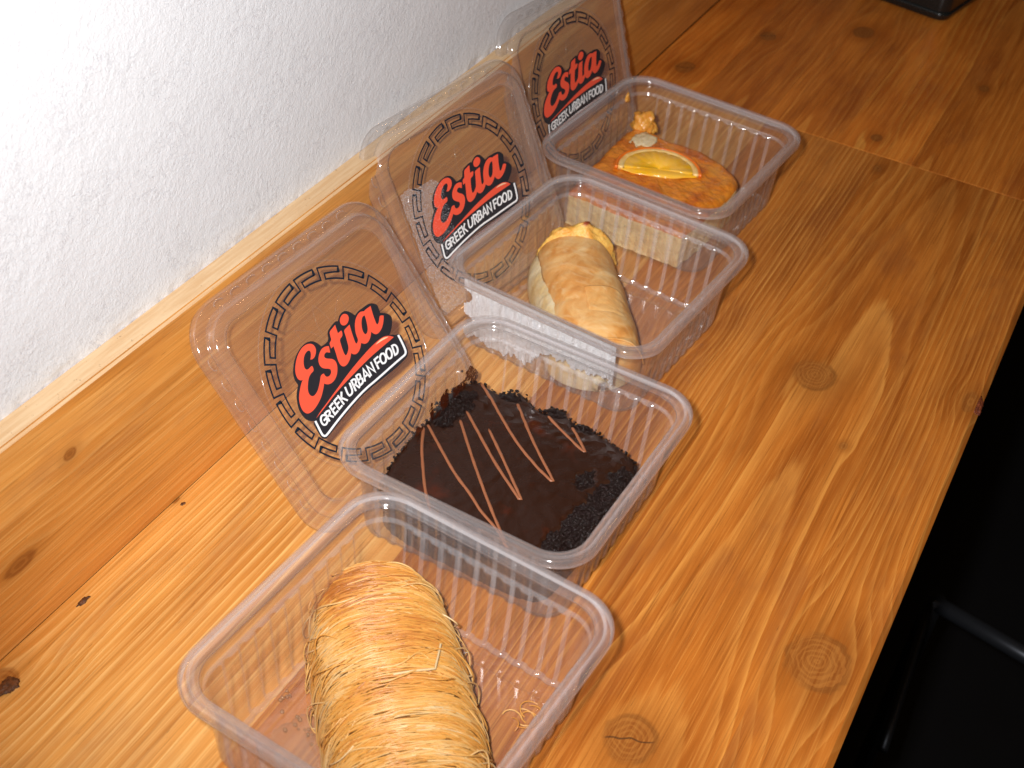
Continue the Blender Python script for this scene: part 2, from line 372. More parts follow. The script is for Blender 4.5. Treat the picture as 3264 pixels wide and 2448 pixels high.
# ------------------------------------------------------------------ plastic tubs
P_wall = plastic('clear_plastic', 0.028, 0.08)
P_rim = plastic('clear_plastic_rim', 0.078, 0.09)
P_bright_lip = plastic('milky_bright_lip', 0.23, 0.12)  # milkier than the rim, to paint the lit bright line along its edges
P_bright_edge = plastic('milky_bright_fold', 0.12, 0.10)  # thick ledge; on rib edges the milkiness paints bright refracted light
P_base = plastic('clear_plastic_base', 0.035, 0.05)
HL, HW, HH, RO = 75.0, 72.5, 59.3, 23.0     # half length (y), half width (x), height, corner radius
NS, NCN = 88, 14
def ribwave(s, per=10.2):
    """square-ish wave along a side: shallow vertical flutes"""
    out = np.zeros_like(s); ok = ~np.isnan(s)
    ph = np.mod(np.where(ok, s, 0) / per + 0.25, 1.0)
    wv = np.clip((np.abs(ph - 0.5) - 0.20) / 0.055, -1, 1) * 0.5 + 0.5
    lim = np.clip((np.nanmax(np.abs(s)) - 2.5 - np.abs(np.where(ok, s, 0))) / 1.5, 0, 1)
    out[ok] = (wv * lim)[ok]; return out
def tub_ring(o, z, rib=0.0):
    P, N, S = rrect(HW - o, HL - o, max(RO - o * 0.75, 6.0), NS, NCN)
    W_ = ribwave(S) * rib
    return np.c_[P - N * W_[:, None], np.full(len(P), z)]
def tub_ring_s(): return rrect(HW - 10, HL - 10, RO - 7.5, NS, NCN)[2]
def shell(name, prof, mat, parent, th=0.0, fill=False, edge=False):
    rings = [tub_ring(*q) for q in prof]; n = len(rings[0]); V_ = np.vstack(rings); F_ = grid_faces(len(rings), n)
    if fill:
        V_ = np.vstack([V_, [[0, 0, prof[-1][1]]]]); c = len(V_) - 1; b0 = (len(rings) - 1) * n
        F_ += [[b0 + i, b0 + (i + 1) % n, c] for i in range(n)]
    if edge == 2:
        fm_ = []
        for r_ in range(len(prof) - 1): fm_ += [1 if r_ in (0, 1, 7, 8) else 0] * n
        o = mesh_obj(name, V_, F_, None, parent, True, [mat, P_bright_lip], fm_)
    elif edge:
        W_ = ribwave(tub_ring_s()); jump = (np.roll(W_, -1) - W_) > 0.12; fm_ = []
        for r_ in range(len(prof) - 1):
            zt = prof[r_ + 1][1]; led = (h - 11.5 < zt < h - 9.2) or zt < 3.0
            ribbed = len(prof[r_ + 1]) > 2 and prof[r_ + 1][2] > .5
            fm_ += [1 if led or (ribbed and j) else 0 for j in jump]
        fm_ += [0] * (len(F_) - len(fm_))
        o = mesh_obj(name, V_, F_, None, parent, True, [mat, P_bright_edge], fm_)
    else: o = mesh_obj(name, V_, F_, mat, parent)
    if th:
        md = o.modifiers.new('thickness', 'SOLIDIFY'); md.thickness = th * MM; md.offset = 0.0
    return o
h = HH
RIM = [(0.9, h - 5.2), (0.25, h - 4.6), (0.0, h - 3.0), (0.0, h - 1.2), (0.35, h - 0.45), (1.1, h - 0.05), (2.2, h), (3.0, h - 0.25), (3.5, h - 0.95), (4.2, h - 1.25), (5.6, h - 1.2), (6.6, h - 1.25), (7.2, h - 1.8), (7.6, h - 3.0)]
WALL = [(7.6, h - 3.0), (7.8, h - 5.5), (8.1, h - 9.0), (8.5, h - 9.8, .15), (9.0, h - 10.3, .6), (9.3, h - 11.2, 1.1), (9.6, h - 16, 1.15), (10.3, h - 28, 1.15), (11.0, h - 40, 1.15), (11.5, 9.0, 1.15), (11.9, 5.0, 1.15), (12.5, 3.2, 1.1), (13.6, 2.0, 1.0), (15.2, 1.3, .7)]
BASE = [(15.2, 1.3, .7), (17.2, 1.0, .5), (19.0, 0.5), (24.0, 0.5), (24.8, 0.8), (25.6, 1.5), (26.6, 1.6), (40, 1.6)]
TUBS = [(303.813, -181.799, 0.065), (456.226, -206.08, 0.027), (620.699, -238.112, 0.088), (779.086, -257.789, 0.073)]
tub_lab = ['clear ribbed plastic tub holding the shredded golden pastry roll', 'clear ribbed plastic tub holding the dark chocolate cake', 'clear ribbed plastic tub with a frosty near wall holding the folded custard pastry', 'clear ribbed plastic tub holding the orange cake']
def make_tub():
    t = thing('plastic_tub', tub_lab[0], 'tub', (0, 0, 0), 0, 'plastic tubs in a row')
    shell('rim', RIM, P_rim, t, 0.7, False, 2); shell('tub_wall', WALL, P_wall, t, 0.5, False, True); shell('tub_base', BASE, P_base, t, 0.5, True); return t
def copy_tree(o, parent=None):
    c = o.copy(); COL.objects.link(c)
    if parent is not None: c.parent = parent
    for ch in list(o.children): copy_tree(ch, c)
    return c
t0 = make_tub(); tubs = [t0] + [copy_tree(t0) for _ in range(3)]
for t, (u, v, th), lb in zip(tubs, TUBS, tub_lab):
    t.location = (v * MM, u * MM, 0.0); t.rotation_euler = (0, 0, -th); t['label'] = lb
def at_tub(i, name, label, cat, b=0.0, a=0.0, z=2.2):
    """an Empty standing on the floor of tub i; children use (b across, a along) in mm"""
    u, v, th = TUBS[i]; c, s = math.cos(th), math.sin(th)
    return thing(name, label, cat, (v + b * c + a * s, u + a * c - b * s, z), -th)
# frost: fine droplets fogging the near wall of the third tub
def frost_mat(name, cover, sparkle=True):
    t = NT(name); co = t.scale(t.coord(), (1000, 1000, 1000))
    n = t.noise(co, 3.6, 2.0, 0.6); n2 = t.noise(co, 0.10, 3.0, 0.5); v = t.voro(co, 2.2)
    f = t.math('MULTIPLY', t.add(cover, t.mul(t.sub(n, 0.5), 2.1)), t.add(0.75, t.mul(n2, 0.4)), clamp=True)
    tr = t.n.new('ShaderNodeBsdfTransparent')
    nb = t.bump(t.add(n, t.mul(v, 0.8)), 0.8, 0.0010)
    d = t.bsdf((0.95, 0.95, 0.96), 0.25, 0.9, nb)
    tl = t.n.new('ShaderNodeBsdfTranslucent'); tl.inputs[0].default_value = (0.85, 0.85, 0.87, 1)
    return t.done(t.mixs(f, tr.outputs[0], t.mixs(0.25, d, tl.outputs[0])))
def wall_patch(name, mat, parent, side, b0, b1, zlo, zhi, off, keep):
    """sheet hugging the fluted wall; side 'near' = -y wall. keep(b, z) -> bool"""
    nb_, nz_ = 120, 40; V_, idx, F_ = [], {}, []
    bs = np.linspace(b0, b1, nb_); zz_ = np.linspace(zlo, zhi, nz_)
    rib = ribwave(np.r_[bs, 49.5])[:-1]
    for j, z in enumerate(zz_):
        o = np.interp(z, [5.0, h - 11.2], [11.9, 9.3]); amp = 1.15 * np.clip((h - 10.6 - z) / 0.8, 0, 1)
        for i, b in enumerate(bs):
            V_.append((b, -(HL - o - rib[i] * amp) - off, z))
    for j in range(nz_ - 1):
        for i in range(nb_ - 1):
            if keep((bs[i] + bs[i + 1]) / 2, (zz_[j] + zz_[j + 1]) / 2): F_.append((j * nb_ + i, j * nb_ + i + 1, (j + 1) * nb_ + i + 1, (j + 1) * nb_ + i))
    return mesh_obj(name, V_, F_, mat, parent)
fr1 = frost_mat('frost', 0.92)
m_drop = simple('frost_grain', (0.86, 0.86, 0.88), 0.18, 0.9)
def grains(name, P, mat, parent, rmin, rmax):
    bm = bmesh.new(); bmesh.ops.create_icosphere(bm, subdivisions=1, radius=1.0); bm.verts.ensure_lookup_table()
    base = np.array([v.co[:] for v in bm.verts]); fc = np.array([[v.index for v in f.verts] for f in bm.faces]); bm.free()
    P = np.asarray(P); n = len(P); r_ = rng.uniform(rmin, rmax, n)
    V_ = (P[:, None, :] + base[None] * r_[:, None, None] * np.array([1, .8, 1])).reshape(-1, 3); F_ = (fc[None] + (np.arange(n) * len(base))[:, None, None]).reshape(-1, 3)
    o = mesh_obj(name, V_, F_.tolist(), mat, parent); o['kind'] = 'stuff'; return o
def keep_c(b, z):
    left = -54 + 3.5 * math.sin(z * 0.35) + 3 * nz(z * 0.2, 3.1); right = 49.5
    low = 9 + 5 * nz(b * 0.10, 1.7) + 3.0 * nz(b * 0.4, 5.7) + (0 if b < -12 else min(16, (b + 12) * 0.8))
    return left < b < right and z > low
fp = wall_patch('frost', fr1, tubs[2], 'near', -56, 50.5, 5, h - 6.0, 0.45, keep_c); fp['kind'] = 'stuff'
gp = []
while len(gp) < 9000:
    b, z = rng.uniform(-56, 50), rng.uniform(5, h - 6)
    if keep_c(b, z):
        o_ = np.interp(z, [5.0, h - 11.2], [11.9, 9.3]); rb = ribwave(np.array([b, 49.5]))[0]
        gp.append((b, -(HL - o_ - rb * 1.15 * min(1, max(0, (h - 10.6 - z) / .8))) - .4, z))
grains('frost_grains', gp, m_drop, tubs[2], .10, .26)

# ------------------------------------------------------------------ lids leaning on the backboard
P_lid = plastic('clear_lid_plastic', 0.037, 0.08)
P_border = plastic('clear_lid_border', 0.062, 0.08)
P_flange = plastic('clear_lid_flange', 0.050, 0.08)
LW, LL = 154.7 / 2, 140.3 / 2
FR = [((-314.89209, 453.9129, 54.20908), (0.06866, 0.99739, 0.0225), (-0.63414, 0.02622, 0.77277)), ((-336.04063, 624.54756, 63.14913), (0.13735, 0.99023, 0.02424), (-0.43376, 0.03813, 0.90022)), ((-348.80151, 791.17201, 66.71944), (0.10821, 0.9941, -0.00778), (-0.30613, 0.04077, 0.95112))]
def lid_ring(o, z, bump=0.0):
    P, N, S = rrect(LW - o, LL - o, max(24.0 - o * 0.7, 8), 96, 14)
    zz_ = np.full(len(P), z)
    if bump:
        ok = ~np.isnan(S); ph = np.mod(np.where(ok, S, 0) / 12.5, 1.0)
        zz_ = zz_ + np.where(ok, np.exp(-((ph - 0.5) / 0.17) ** 2) * bump, 0)
    return np.c_[P, zz_]
def lid_shell(name, prof, mat, parent, fill=False):
    rings = [lid_ring(*q) for q in prof]; n = len(rings[0]); V_ = np.vstack(rings); F_ = grid_faces(len(rings), n)
    if fill:
        V_ = np.vstack([V_, [[0, 0, prof[-1][1]]]]); c = len(V_) - 1; b0 = (len(rings) - 1) * n
        F_ += [[b0 + i, b0 + (i + 1) % n, c] for i in range(n)]
    o = mesh_obj(name, V_, F_, mat, parent); md = o.modifiers.new('thickness', 'SOLIDIFY'); md.thickness = 0.4 * MM; md.offset = 0; return o
PD = 6.5
FLANGE = [(0, 0.2), (0.2, 2.2), (0.7, 3.6), (1.6, 4.2), (2.8, 4.3, .5), (3.8, 4.3, 1.1), (4.6, 4.3, 1.1), (5.4, 4.3, .5), (6.6, 4.3)]
BORDER = [(6.6, 4.3), (7.3, 5.0), (7.8, 7.2), (8.6, 8.3), (9.8, 8.7), (12.6, 8.7), (13.6, 8.3), (14.4, 7.1), (15.2, 6.6)]
PANEL = [(15.2, 6.6), (16.4, PD), (30, PD)]
HM = np.array([[0.03155952918606986, -0.019691272135395375, -13.861857703880723], [-0.01972215130654311, -0.023432238163971882, 49.324114068332065], [-3.685106498904419e-05, 8.997112656693944e-06, 1.0]])
def hmap(P):
    P = np.asarray(P, float); q = np.c_[P, np.ones(len(P))] @ HM.T; return q[:, :2] / q[:, 2:]
def fill_shape(name, loops, mat, parent, z):
    """flat printed shape with holes (even-odd), points in mm on the lid"""
    cu = bpy.data.curves.new(name, 'CURVE'); cu.dimensions = '2D'; cu.fill_mode = 'BOTH'
    for L_ in loops:
        sp = cu.splines.new('POLY'); sp.points.add(len(L_) - 1); sp.use_cyclic_u = True
        for q, p_ in zip(sp.points, L_): q.co = (p_[0] * MM, p_[1] * MM, 0, 1)
    to = bpy.data.objects.new(name, cu); COL.objects.link(to)
    dg = bpy.context.evaluated_depsgraph_get(); me = bpy.data.meshes.new_from_object(to.evaluated_get(dg)); me.name = name
    bpy.data.objects.remove(to); me.materials.clear(); me.materials.append(mat)
    for v in me.vertices: v.co.z = z * MM
    o = bpy.data.objects.new(name, me); COL.objects.link(o); o.parent = parent; return o
def ribbon(paths, width, z):
    V_, F_ = [], []
    for P in paths:
        P = np.asarray(P, float); closed = np.allclose(P[0], P[-1]); n = len(P)
        T = np.diff(P, axis=0); T /= np.linalg.norm(T, axis=1)[:, None] + 1e-9
        Nn = np.c_[-T[:, 1], T[:, 0]]; b = len(V_)
        off = np.zeros((n, 2))
        for i in range(n):
            a = Nn[i - 1] if i > 0 else (Nn[-1] if closed else Nn[0]); c = Nn[i] if i < n - 1 else (Nn[0] if closed else Nn[-1])
            m_ = a + c; m_ /= np.linalg.norm(m_) + 1e-9; off[i] = m_ / max(0.45, m_ @ c)
        Q = P.copy()
        if not closed: Q[0] -= T[0] * width / 2; Q[-1] += T[-1] * width / 2
        L_ = Q + off * width / 2; R_ = Q - off * width / 2
        for i in range(n): V_.append((*L_[i], z)); V_.append((*R_[i], z))
        F_ += [(b + 2 * i, b + 2 * i + 1, b + 2 * i + 3, b + 2 * i + 2) for i in range(n - 1)]
    return V_, F_
ink_black = simple('black_ink', (0.022, 0.020, 0.024), 0.35, 0.4)
ink_navy = simple('navy_ink', (0.010, 0.016, 0.026), 0.35, 0.4)
ink_red = simple('red_ink', (0.80, 0.090, 0.045), 0.40, 0.3)
ink_white = simple('white_ink', (0.82, 0.81, 0.80), 0.40, 0.3)
ink_glint = simple('pale_orange_ink', (0.85, 0.55, 0.33), 0.40, 0.3)
ES = [(430,1145),(438,1090),(440,1030),(425,990),(405,982),(380,990),(350,1020),(325,1070),(312,1130),(310,1200),(318,1260),(335,1300),(355,1318),(375,1320),(400,1308),(425,1280),(445,1260),(462,1256),(475,1275),(485,1305),(488,1335),(470,1360),(445,1385),(425,1415),(408,1450),(398,1490),(390,1540),(385,1600),(384,1650),(390,1696),(402,1736),(425,1771),(455,1788),(485,1786),(510,1766),(540,1726),(560,1686),(575,1636),(588,1580),(600,1516),(607,1466),(612,1435),(625,1412),(650,1394),(668,1388),(680,1412),(700,1438),(730,1447),(760,1435),(785,1405),(797,1370),(792,1330),(775,1308),(740,1302),(690,1302),(640,1290),(605,1260),(580,1210),(570,1150),(575,1090),(590,1030),(615,975),(650,935),(700,910),(755,905),(768,960),(778,1018),(755,1020),(725,1010),(700,1020),(680,1045),(672,1085),(685,1110),(720,1125),(770,1127),(820,1132),(860,1155),(890,1200),(905,1260),(908,1320),(900,1400),(880,1460),(845,1520),(800,1560),(750,1580),(710,1578),(672,1565),(665,1626),(648,1706),(625,1796),(590,1876),(545,1956),(490,2031),(430,2081),(375,2097),(330,2077),(290,2036),(262,1976),(240,1906),(230,1826),(235,1746),(248,1666),(262,1596),(280,1536),(297,1503),(255,1512),(215,1490),(185,1440),(168,1380),(162,1310),(168,1230),(185,1140),(210,1060),(250,980),(300,915),(360,875),(420,862),(470,872),(505,905),(525,950),(530,1000),(520,1060),(500,1105),(470,1135)]
TIA = [(867,530),(885,590),(915,678),(975,630),(992,665),(998,725),(945,790),(965,860),(985,930),(1010,1000),(1030,1045),(1052,1070),(1075,1050),(1092,1000),(1105,930),(1080,830),(1050,720),(1018,632),(1060,585),(1120,525),(1140,600),(1165,680),(1195,770),(1220,840),(1240,862),(1258,845),(1272,795),(1250,740),(1230,680),(1217,610),(1213,530),(1222,450),(1245,380),(1285,320),(1325,295),(1380,290),(1385,275),(1430,240),(1490,197),(1510,270),(1540,370),(1570,450),(1590,505),(1608,522),(1628,505),(1640,460),(1648,375),(1680,362),(1722,368),(1722,440),(1710,520),(1690,590),(1655,650),(1615,690),(1575,697),(1535,682),(1503,652),(1495,720),(1475,790),(1440,845),(1395,867),(1355,860),(1325,848),(1315,920),(1290,990),(1250,1040),(1210,1053),(1175,1045),(1150,1028),(1140,1090),(1120,1160),(1080,1225),(1040,1260),(1005,1265),(965,1245),(930,1190),(905,1120),(880,1030),(838,905),(795,948),(780,900),(765,850),(802,800),(785,740),(765,655),(810,600)]
AH = [(1385,365),(1400,400),(1420,480),(1438,570),(1440,630),(1425,680),(1402,697),(1375,680),(1350,630),(1335,560),(1330,480),(1340,410),(1360,375)]
DOT = [(1040,335),(1085,350),(1108,400),(1105,450),(1085,500),(1050,535),(1010,545),(970,525),(948,470),(952,420),(975,370),(1005,342)]
BLK = [(215,1585),(170,1530),(140,1460),(125,1380),(128,1290),(140,1190),(175,1080),(225,980),(290,895),(370,835),(450,815),(520,830),(580,870),(625,910),(700,860),(755,795),(725,655),(790,560),(870,468),(915,465),(935,380),(975,320),(1030,285),(1090,288),(1150,315),(1220,362),(1270,290),(1340,240),(1420,180),(1495,145),(1560,155),(1615,180),(1640,250),(1660,320),(1740,322),(1800,335),(1860,375),(1875,460),(1870,550),(1845,660),(1825,705),(1880,700),(1930,710),(1985,690),(2030,705),(2060,760),(2110,870),(2150,970),(2155,1050),(2120,1120),(1950,1286),(1640,1531),(1480,1661),(1320,1806),(1150,1996),(1000,2176),(850,2366),(745,2506),(690,2546),(640,2531),(600,2486),(500,2306),(490,2266),(505,2224),(430,2224),(370,2211),(310,2156),(255,2081),(215,1986),(195,1886),(185,1786),(195,1696),(208,1626)]
SW = [(1900,745),(1850,728),(1790,723),(1730,735),(1660,775),(1560,860),(1440,980),(1300,1140),(1150,1320),(1000,1520),(900,1659),(800,1794),(700,1936),(620,2036),(530,2181),(640,2046),(770,1876),(900,1710),(1050,1545),(1200,1390),(1350,1235),(1500,1090),(1650,960),(1780,850),(1840,800)]
GL = [(1575,885),(1610,840),(1670,785),(1730,752),(1800,740),(1790,755),(1720,790),(1650,835)]
FRM = [(1985,725),(2050,850),(2105,975),(2112,1020),(2095,1060),(2050,1098),(1900,1226),(1600,1494),(1400,1659),(1200,1871),(1000,2106),(850,2296),(725,2466),(690,2491),(655,2481),(630,2451),(580,2351),(525,2241)]
GLY = {'G': [[(.92,.80),(.72,.97),(.42,1),(.12,.80),(.03,.5),(.10,.18),(.38,0),(.72,.04),(.92,.20),(.92,.46),(.56,.46)]],
 'R': [[(.08,0),(.08,1),(.55,1),(.84,.88),(.84,.62),(.55,.48),(.08,.48)], [(.46,.48),(.90,0)]],
 'E': [[(.88,1),(.08,1),(.08,0),(.88,0)], [(.08,.52),(.74,.52)]],
 'K': [[(.08,0),(.08,1)], [(.88,1),(.12,.44)], [(.36,.62),(.92,0)]],
 'U': [[(.06,1),(.06,.28),(.24,.02),(.50,-.02),(.76,.02),(.94,.28),(.94,1)]],
 'B': [[(.08,.5),(.08,1),(.56,1),(.80,.88),(.80,.63),(.56,.52),(.08,.52),(.08,0),(.62,0),(.90,.13),(.90,.40),(.60,.52)]],
 'A': [[(.0,0),(.5,1),(1,0)], [(.22,.30),(.78,.30)]],
 'N': [[(.06,0),(.06,1),(.94,0),(.94,1)]],
 'F': [[(.08,0),(.08,1),(.90,1)], [(.08,.5),(.74,.5)]],
 'O': [[(.5,1),(.2,.9),(.03,.5),(.2,.1),(.5,0),(.8,.1),(.97,.5),(.8,.9),(.5,1)]],
 'D': [[(.08,0),(.08,1),(.5,1),(.82,.84),(.95,.5),(.82,.16),(.5,0),(.08,0)]]}
TXT = [('G',668,2331,755,2226,-85,-140),('R',755,2224,835,2141,-75,-128),('E',858,2114,915,2046,-88,-138),('E',932,2021,990,1951,-88,-138),('K',1008,1928,1080,1851,-95,-135),('U',1100,1801,1190,1716,-60,-155),('R',1220,1688,1295,1626,-75,-165),('B',1300,1604,1375,1536,-70,-165),('A',1390,1514,1475,1441,-70,-165),('N',1490,1418,1575,1351,-70,-155),('F',1622,1301,1690,1241,-70,-150),('O',1685,1240,1790,1170,-55,-165),('O',1795,1156,1895,1086,-60,-170),('D',1915,1066,1995,1016,-55,-160)]
lid_lab = ['leaning clear printed lid nearest the camera, behind the chocolate cake tub', 'leaning clear printed lid with a foggy lower corner, middle of the three', 'leaning clear printed lid cut off by the top edge, behind the orange cake tub']
def make_lid():
    t = thing('plastic_cover', lid_lab[0], 'lid', (0, 0, 0), 0, 'printed lids leaning on the backboard')
    lid_shell('flange', FLANGE, P_flange, t); lid_shell('raised_border', BORDER, P_border, t); lid_shell('panel', PANEL, P_lid, t, True)
    cr = []
    for sx, L_, Wd in ((1, LL, LW), (-1, LL, LW), (2, LW, LL), (-2, LW, LL)):
        for q in np.arange(-L_ + 27, L_ - 26, 12.3):
            an = np.linspace(-1.9, 1.25, 12); u_ = q + 3.4 * np.sin(an); o_ = Wd - 3.9 + 1.7 * np.cos(an)
            P_ = np.c_[o_, u_] if abs(sx) == 1 else np.c_[u_, o_]
            if sx == -1: P_[:, 0] *= -1
            if sx == -2: P_[:, 1] *= -1
            cr.append(np.c_[P_, np.full(12, 5.0)])
    V_, F_ = tubes(cr, [.34] * len(cr), 5, False); o = mesh_obj('stacking_bumps', V_, F_, P_rim, t); o['kind'] = 'stuff'
    # embossed circle round the print
    a = np.linspace(0, 2 * math.pi, 120); V_, F_ = tubes([np.c_[-2.6 + 57 * np.cos(a), -0.7 + 57 * np.sin(a), np.full(120, PD + .1)]], [0.35], 6, False); mesh_obj('embossed_ring', V_, F_, P_lid, t)
    # embossed flower of petals
    pet = []
    for k in range(12):
        an = k * math.pi / 6; s = np.linspace(0, math.pi, 14); L_ = 10 + 24 * (np.sin(s / 2)); hw = 5.0 * np.sin(s)
        s2 = np.linspace(0, 1, 12)
        for sg in (-1, 1):
            r_ = 9 + 28 * s2; off = sg * 4.6 * np.sin(np.pi * s2) ** 0.8
            pet.append(np.c_[-2.6 + r_ * math.cos(an) - off * math.sin(an), -0.7 + r_ * math.sin(an) + off * math.cos(an), np.full(12, PD + .05)])
    V_, F_ = tubes(pet, [0.16] * len(pet), 4, False); o = mesh_obj('embossed_flower', V_, F_, P_lid, t); o['kind'] = 'stuff'
    # greek key ring: one continuous line, 19 turns
    path = []; N_ = 19; ro, ri = 53.7, 47.0; m1, m2 = ro - (ro - ri) * 0.46, ro - (ro - ri) * 0.54
    def arc(f0, f1, r0, r1, k, n=6):
        for q in np.linspace(0, 1, n):
            th = math.radians(73.21) - (k + f0 + (f1 - f0) * q) * 2 * math.pi / N_; r_ = r0 + (r1 - r0) * q
            path.append((-2.6 + r_ * math.cos(th), -0.7 + r_ * math.sin(th)))
    for k in range(N_):
        arc(0.0, 0.80, ro, ro, k); arc(0.80, 0.80, m1, m1, k, 1); arc(0.80, 0.22, m1, m2, k); arc(0.22, 0.24, ri, ri, k, 1); arc(0.24, 1.0, ri, ri, k)
    path.append(path[0])
    V_, F_ = ribbon([path], 0.98, PD + .35); mesh_obj('key_pattern_ring', V_, F_, ink_navy, t, False)
    fill_shape('logo_backing', [hmap(chaikin(BLK))], ink_black, t, PD + .35)
    fill_shape('lettering', [hmap(chaikin(ES)), hmap(chaikin(TIA)), hmap(chaikin(AH)), hmap(chaikin(DOT))], ink_red, t, PD + .45)
    fill_shape('swoosh', [hmap(chaikin(SW))], ink_red, t, PD + .45); fill_shape('swoosh_glint', [hmap(chaikin(GL))], ink_glint, t, PD + .52)
    V_, F_ = ribbon([chaikin(FRM, 1, False)], 36, 0); q = hmap(np.array(V_)[:, :2]); mesh_obj('frame_line', np.c_[q, np.full(len(q), PD + .45)], F_, ink_white, t, False)
    VV, FF = [], []
    for ch, bx_, by_, ex, ey, ux, uy in TXT:
        b_ = np.array([bx_, by_]); e_ = np.array([ex, ey]) - b_; u_ = np.array([ux, uy])
        e_ = e_ * (1.0 if ch != 'G' else 1.0)
        ps = [chaikin(np.array([b_ + e_ * x + u_ * y for x, y in s]), 2, False, 0.55) if ch in 'GOUDRB' else np.array([b_ + e_ * x + u_ * y for x, y in s]) for s in GLY[ch]]
        if ch == 'O': ps = [np.vstack([p_, p_[:1]]) if not np.allclose(p_[0], p_[-1]) else p_ for p_ in ps]
        v_, f_ = ribbon(ps, 33, 0); k0 = len(VV); VV += v_; FF += [[i + k0 for i in f__] for f__ in f_]
    q = hmap(np.array(VV)[:, :2]); o = mesh_obj('tagline', np.c_[q, np.full(len(q), PD + .50)], FF, ink_white, t, False)
    return t
l0 = make_lid(); lids = [l0, copy_tree(l0), copy_tree(l0)]
for t, (O, a, s), lb in zip(lids, FR, lid_lab):
    a = Vector(a).normalized(); s = Vector(s); s = (s - a * s.dot(a)).normalized(); n = s.cross(a) * -1
    n = a.cross(s)
    if n.x < 0: n = -n
    Mx = Matrix.Identity(4)
    for i in range(3): Mx[i][0] = a[i]; Mx[i][1] = s[i]; Mx[i][2] = n[i]; Mx[i][3] = O[i] * MM
    Mx[0][3] += {0: 0.0, 1: 0.0005, 2: 0.0015}[lids.index(t)]
    t.matrix_world = Mx; t['label'] = lb
# fog on the lower left of the middle lid
fr2 = frost_mat('fog', 0.22)
gx, gy = np.meshgrid(np.linspace(-61, -14, 60), np.linspace(-54, 35, 100)); V_ = np.c_[gx.ravel(), gy.ravel(), np.full(gx.size, PD + .28)]
F_ = []
for j in range(99):
    for i in range(59):
        x, y = gx[j, i], gy[j, i]
        top = 29 - 0.22 * (x + 60) + 4.5 * nz(x * 0.09, 2.0) + (3 * math.exp(-((x + 32) / 6) ** 2)); right = -24 - 0.30 * (28 - y) * (y > -20) * 0.3 - (0 if y > -10 else (-10 - y) * 0.22) + 3 * nz(y * 0.08, 7)
        left = -61 + (3 * nz(y * .1, 4)) if y < 20 else -61
        if y < top and x < right and x > left: F_.append((j * 60 + i, j * 60 + i + 1, (j + 1) * 60 + i + 1, (j + 1) * 60 + i))
fo = mesh_obj('fog', V_, F_, fr2, lids[1]); fo['kind'] = 'stuff'
gp = []
for f__ in F_:
    if rng.random() < .75: q = V_[f__[0]]; gp.append((q[0] + rng.uniform(0, .8), q[1] + rng.uniform(0, .9), PD + .35))
grains('fog_grains', gp, m_drop, lids[1], .08, .20)

rr_loft('body', [(44, 44, 0), (46.5, 46.5, 1.2), (47.5, 47.5, 4), (48, 48, 30), (48, 48, 120), (46, 46, 124)], gl_, bx, 11)
rr_loft('foot_band', [(48.4, 48.4, 5), (48.9, 48.9, 6), (48.9, 48.9, 8), (48.4, 48.4, 9)], gl_, bx, 11)

# ------------------------------------------------------------------ FOOD
# 1. shredded pastry roll (kataifi)
kd = np.array([-0.686, 0.727]); ke = np.array([0.727, 0.686])     # (a along, b across)
def kat_pt(tt, ph, off=0.0):
    """tt -1..1 along the roll, ph 0..pi over the top"""
    e = (1 - np.abs(tt) ** 3.2) ** 0.5
    wd = 35.5 * (0.35 + 0.65 * e) * (e > 0) ; ht = 41.0 * (0.45 + 0.55 * e)
    endz = np.clip(1 - np.maximum(np.abs(tt) - 0.9, 0) * 4.0, 0, 1)
    c, s = np.cos(ph), np.sin(ph)
    per = np.sign(c) * np.abs(c) ** 0.85 * (wd + off); z = np.maximum(s, -0.15) * (ht * endz + off) * np.where(s > 0, 1, .3)
    z = np.sign(s) * np.abs(s) ** 0.86 * (ht + off)
    t_ = tt * 78
    A_ = kd[0] * t_ + ke[0] * (per - 2); B_ = kd[1] * t_ + ke[1] * (per - 2)
    return np.stack([B_, A_, z + 2.0], -1)
kat = at_tub(0, 'shredded_pastry', 'golden shredded pastry roll wrapped in fine strands', 'pastry')
TT, PH = np.meshgrid(np.linspace(-0.995, 0.995, 60), np.linspace(-0.25, math.pi + 0.25, 44), indexing='ij')
Pk = kat_pt(TT, PH, -1.6).reshape(-1, 3)
for i in range(len(Pk)): Pk[i] += np.array([0, 0, 1.0]) * 0.9 * nz(Pk[i][0] * .08, Pk[i][1] * .08, 1.0)
m_core_shade = simple('pastry_core', (0.24, 0.092, 0.02), 0.55, 0.3, 0, 260.0, 0.3, color2=(0.13, 0.045, 0.01))  # darkened so the shade in gaps between strands is in the colour
mesh_obj('pastry_core', Pk, grid_faces(60, 44, False), m_core_shade, kat)
tk = NT('pastry_strand'); at = tk.n.new('ShaderNodeAttribute'); at.attribute_name = 'toast'
ks = tk.ramp(at.outputs['Fac'], [(0.0, (0.64, 0.46, 0.24)), (0.30, (0.68, 0.38, 0.125)), (0.55, (0.62, 0.28, 0.055)), (0.78, (0.52, 0.20, 0.042)), (1.0, (0.38, 0.125, 0.024))])
m_strand = tk.done(tk.bsdf(ks, 0.34, 0.5, None, 0.12, (0.002, 0.001, 0.0005)))
def strand_mesh(name, paths, radii, toast, parent, sides=4):
    V_, F_ = tubes(paths, radii, sides, False); o = mesh_obj(name, V_, F_, m_strand, parent)
    at_ = o.data.attributes.new('toast', 'FLOAT', 'POINT')
    at_.data.foreach_set('value', np.concatenate([np.repeat(np.asarray(t_, float), sides) for t_ in toast])); return o
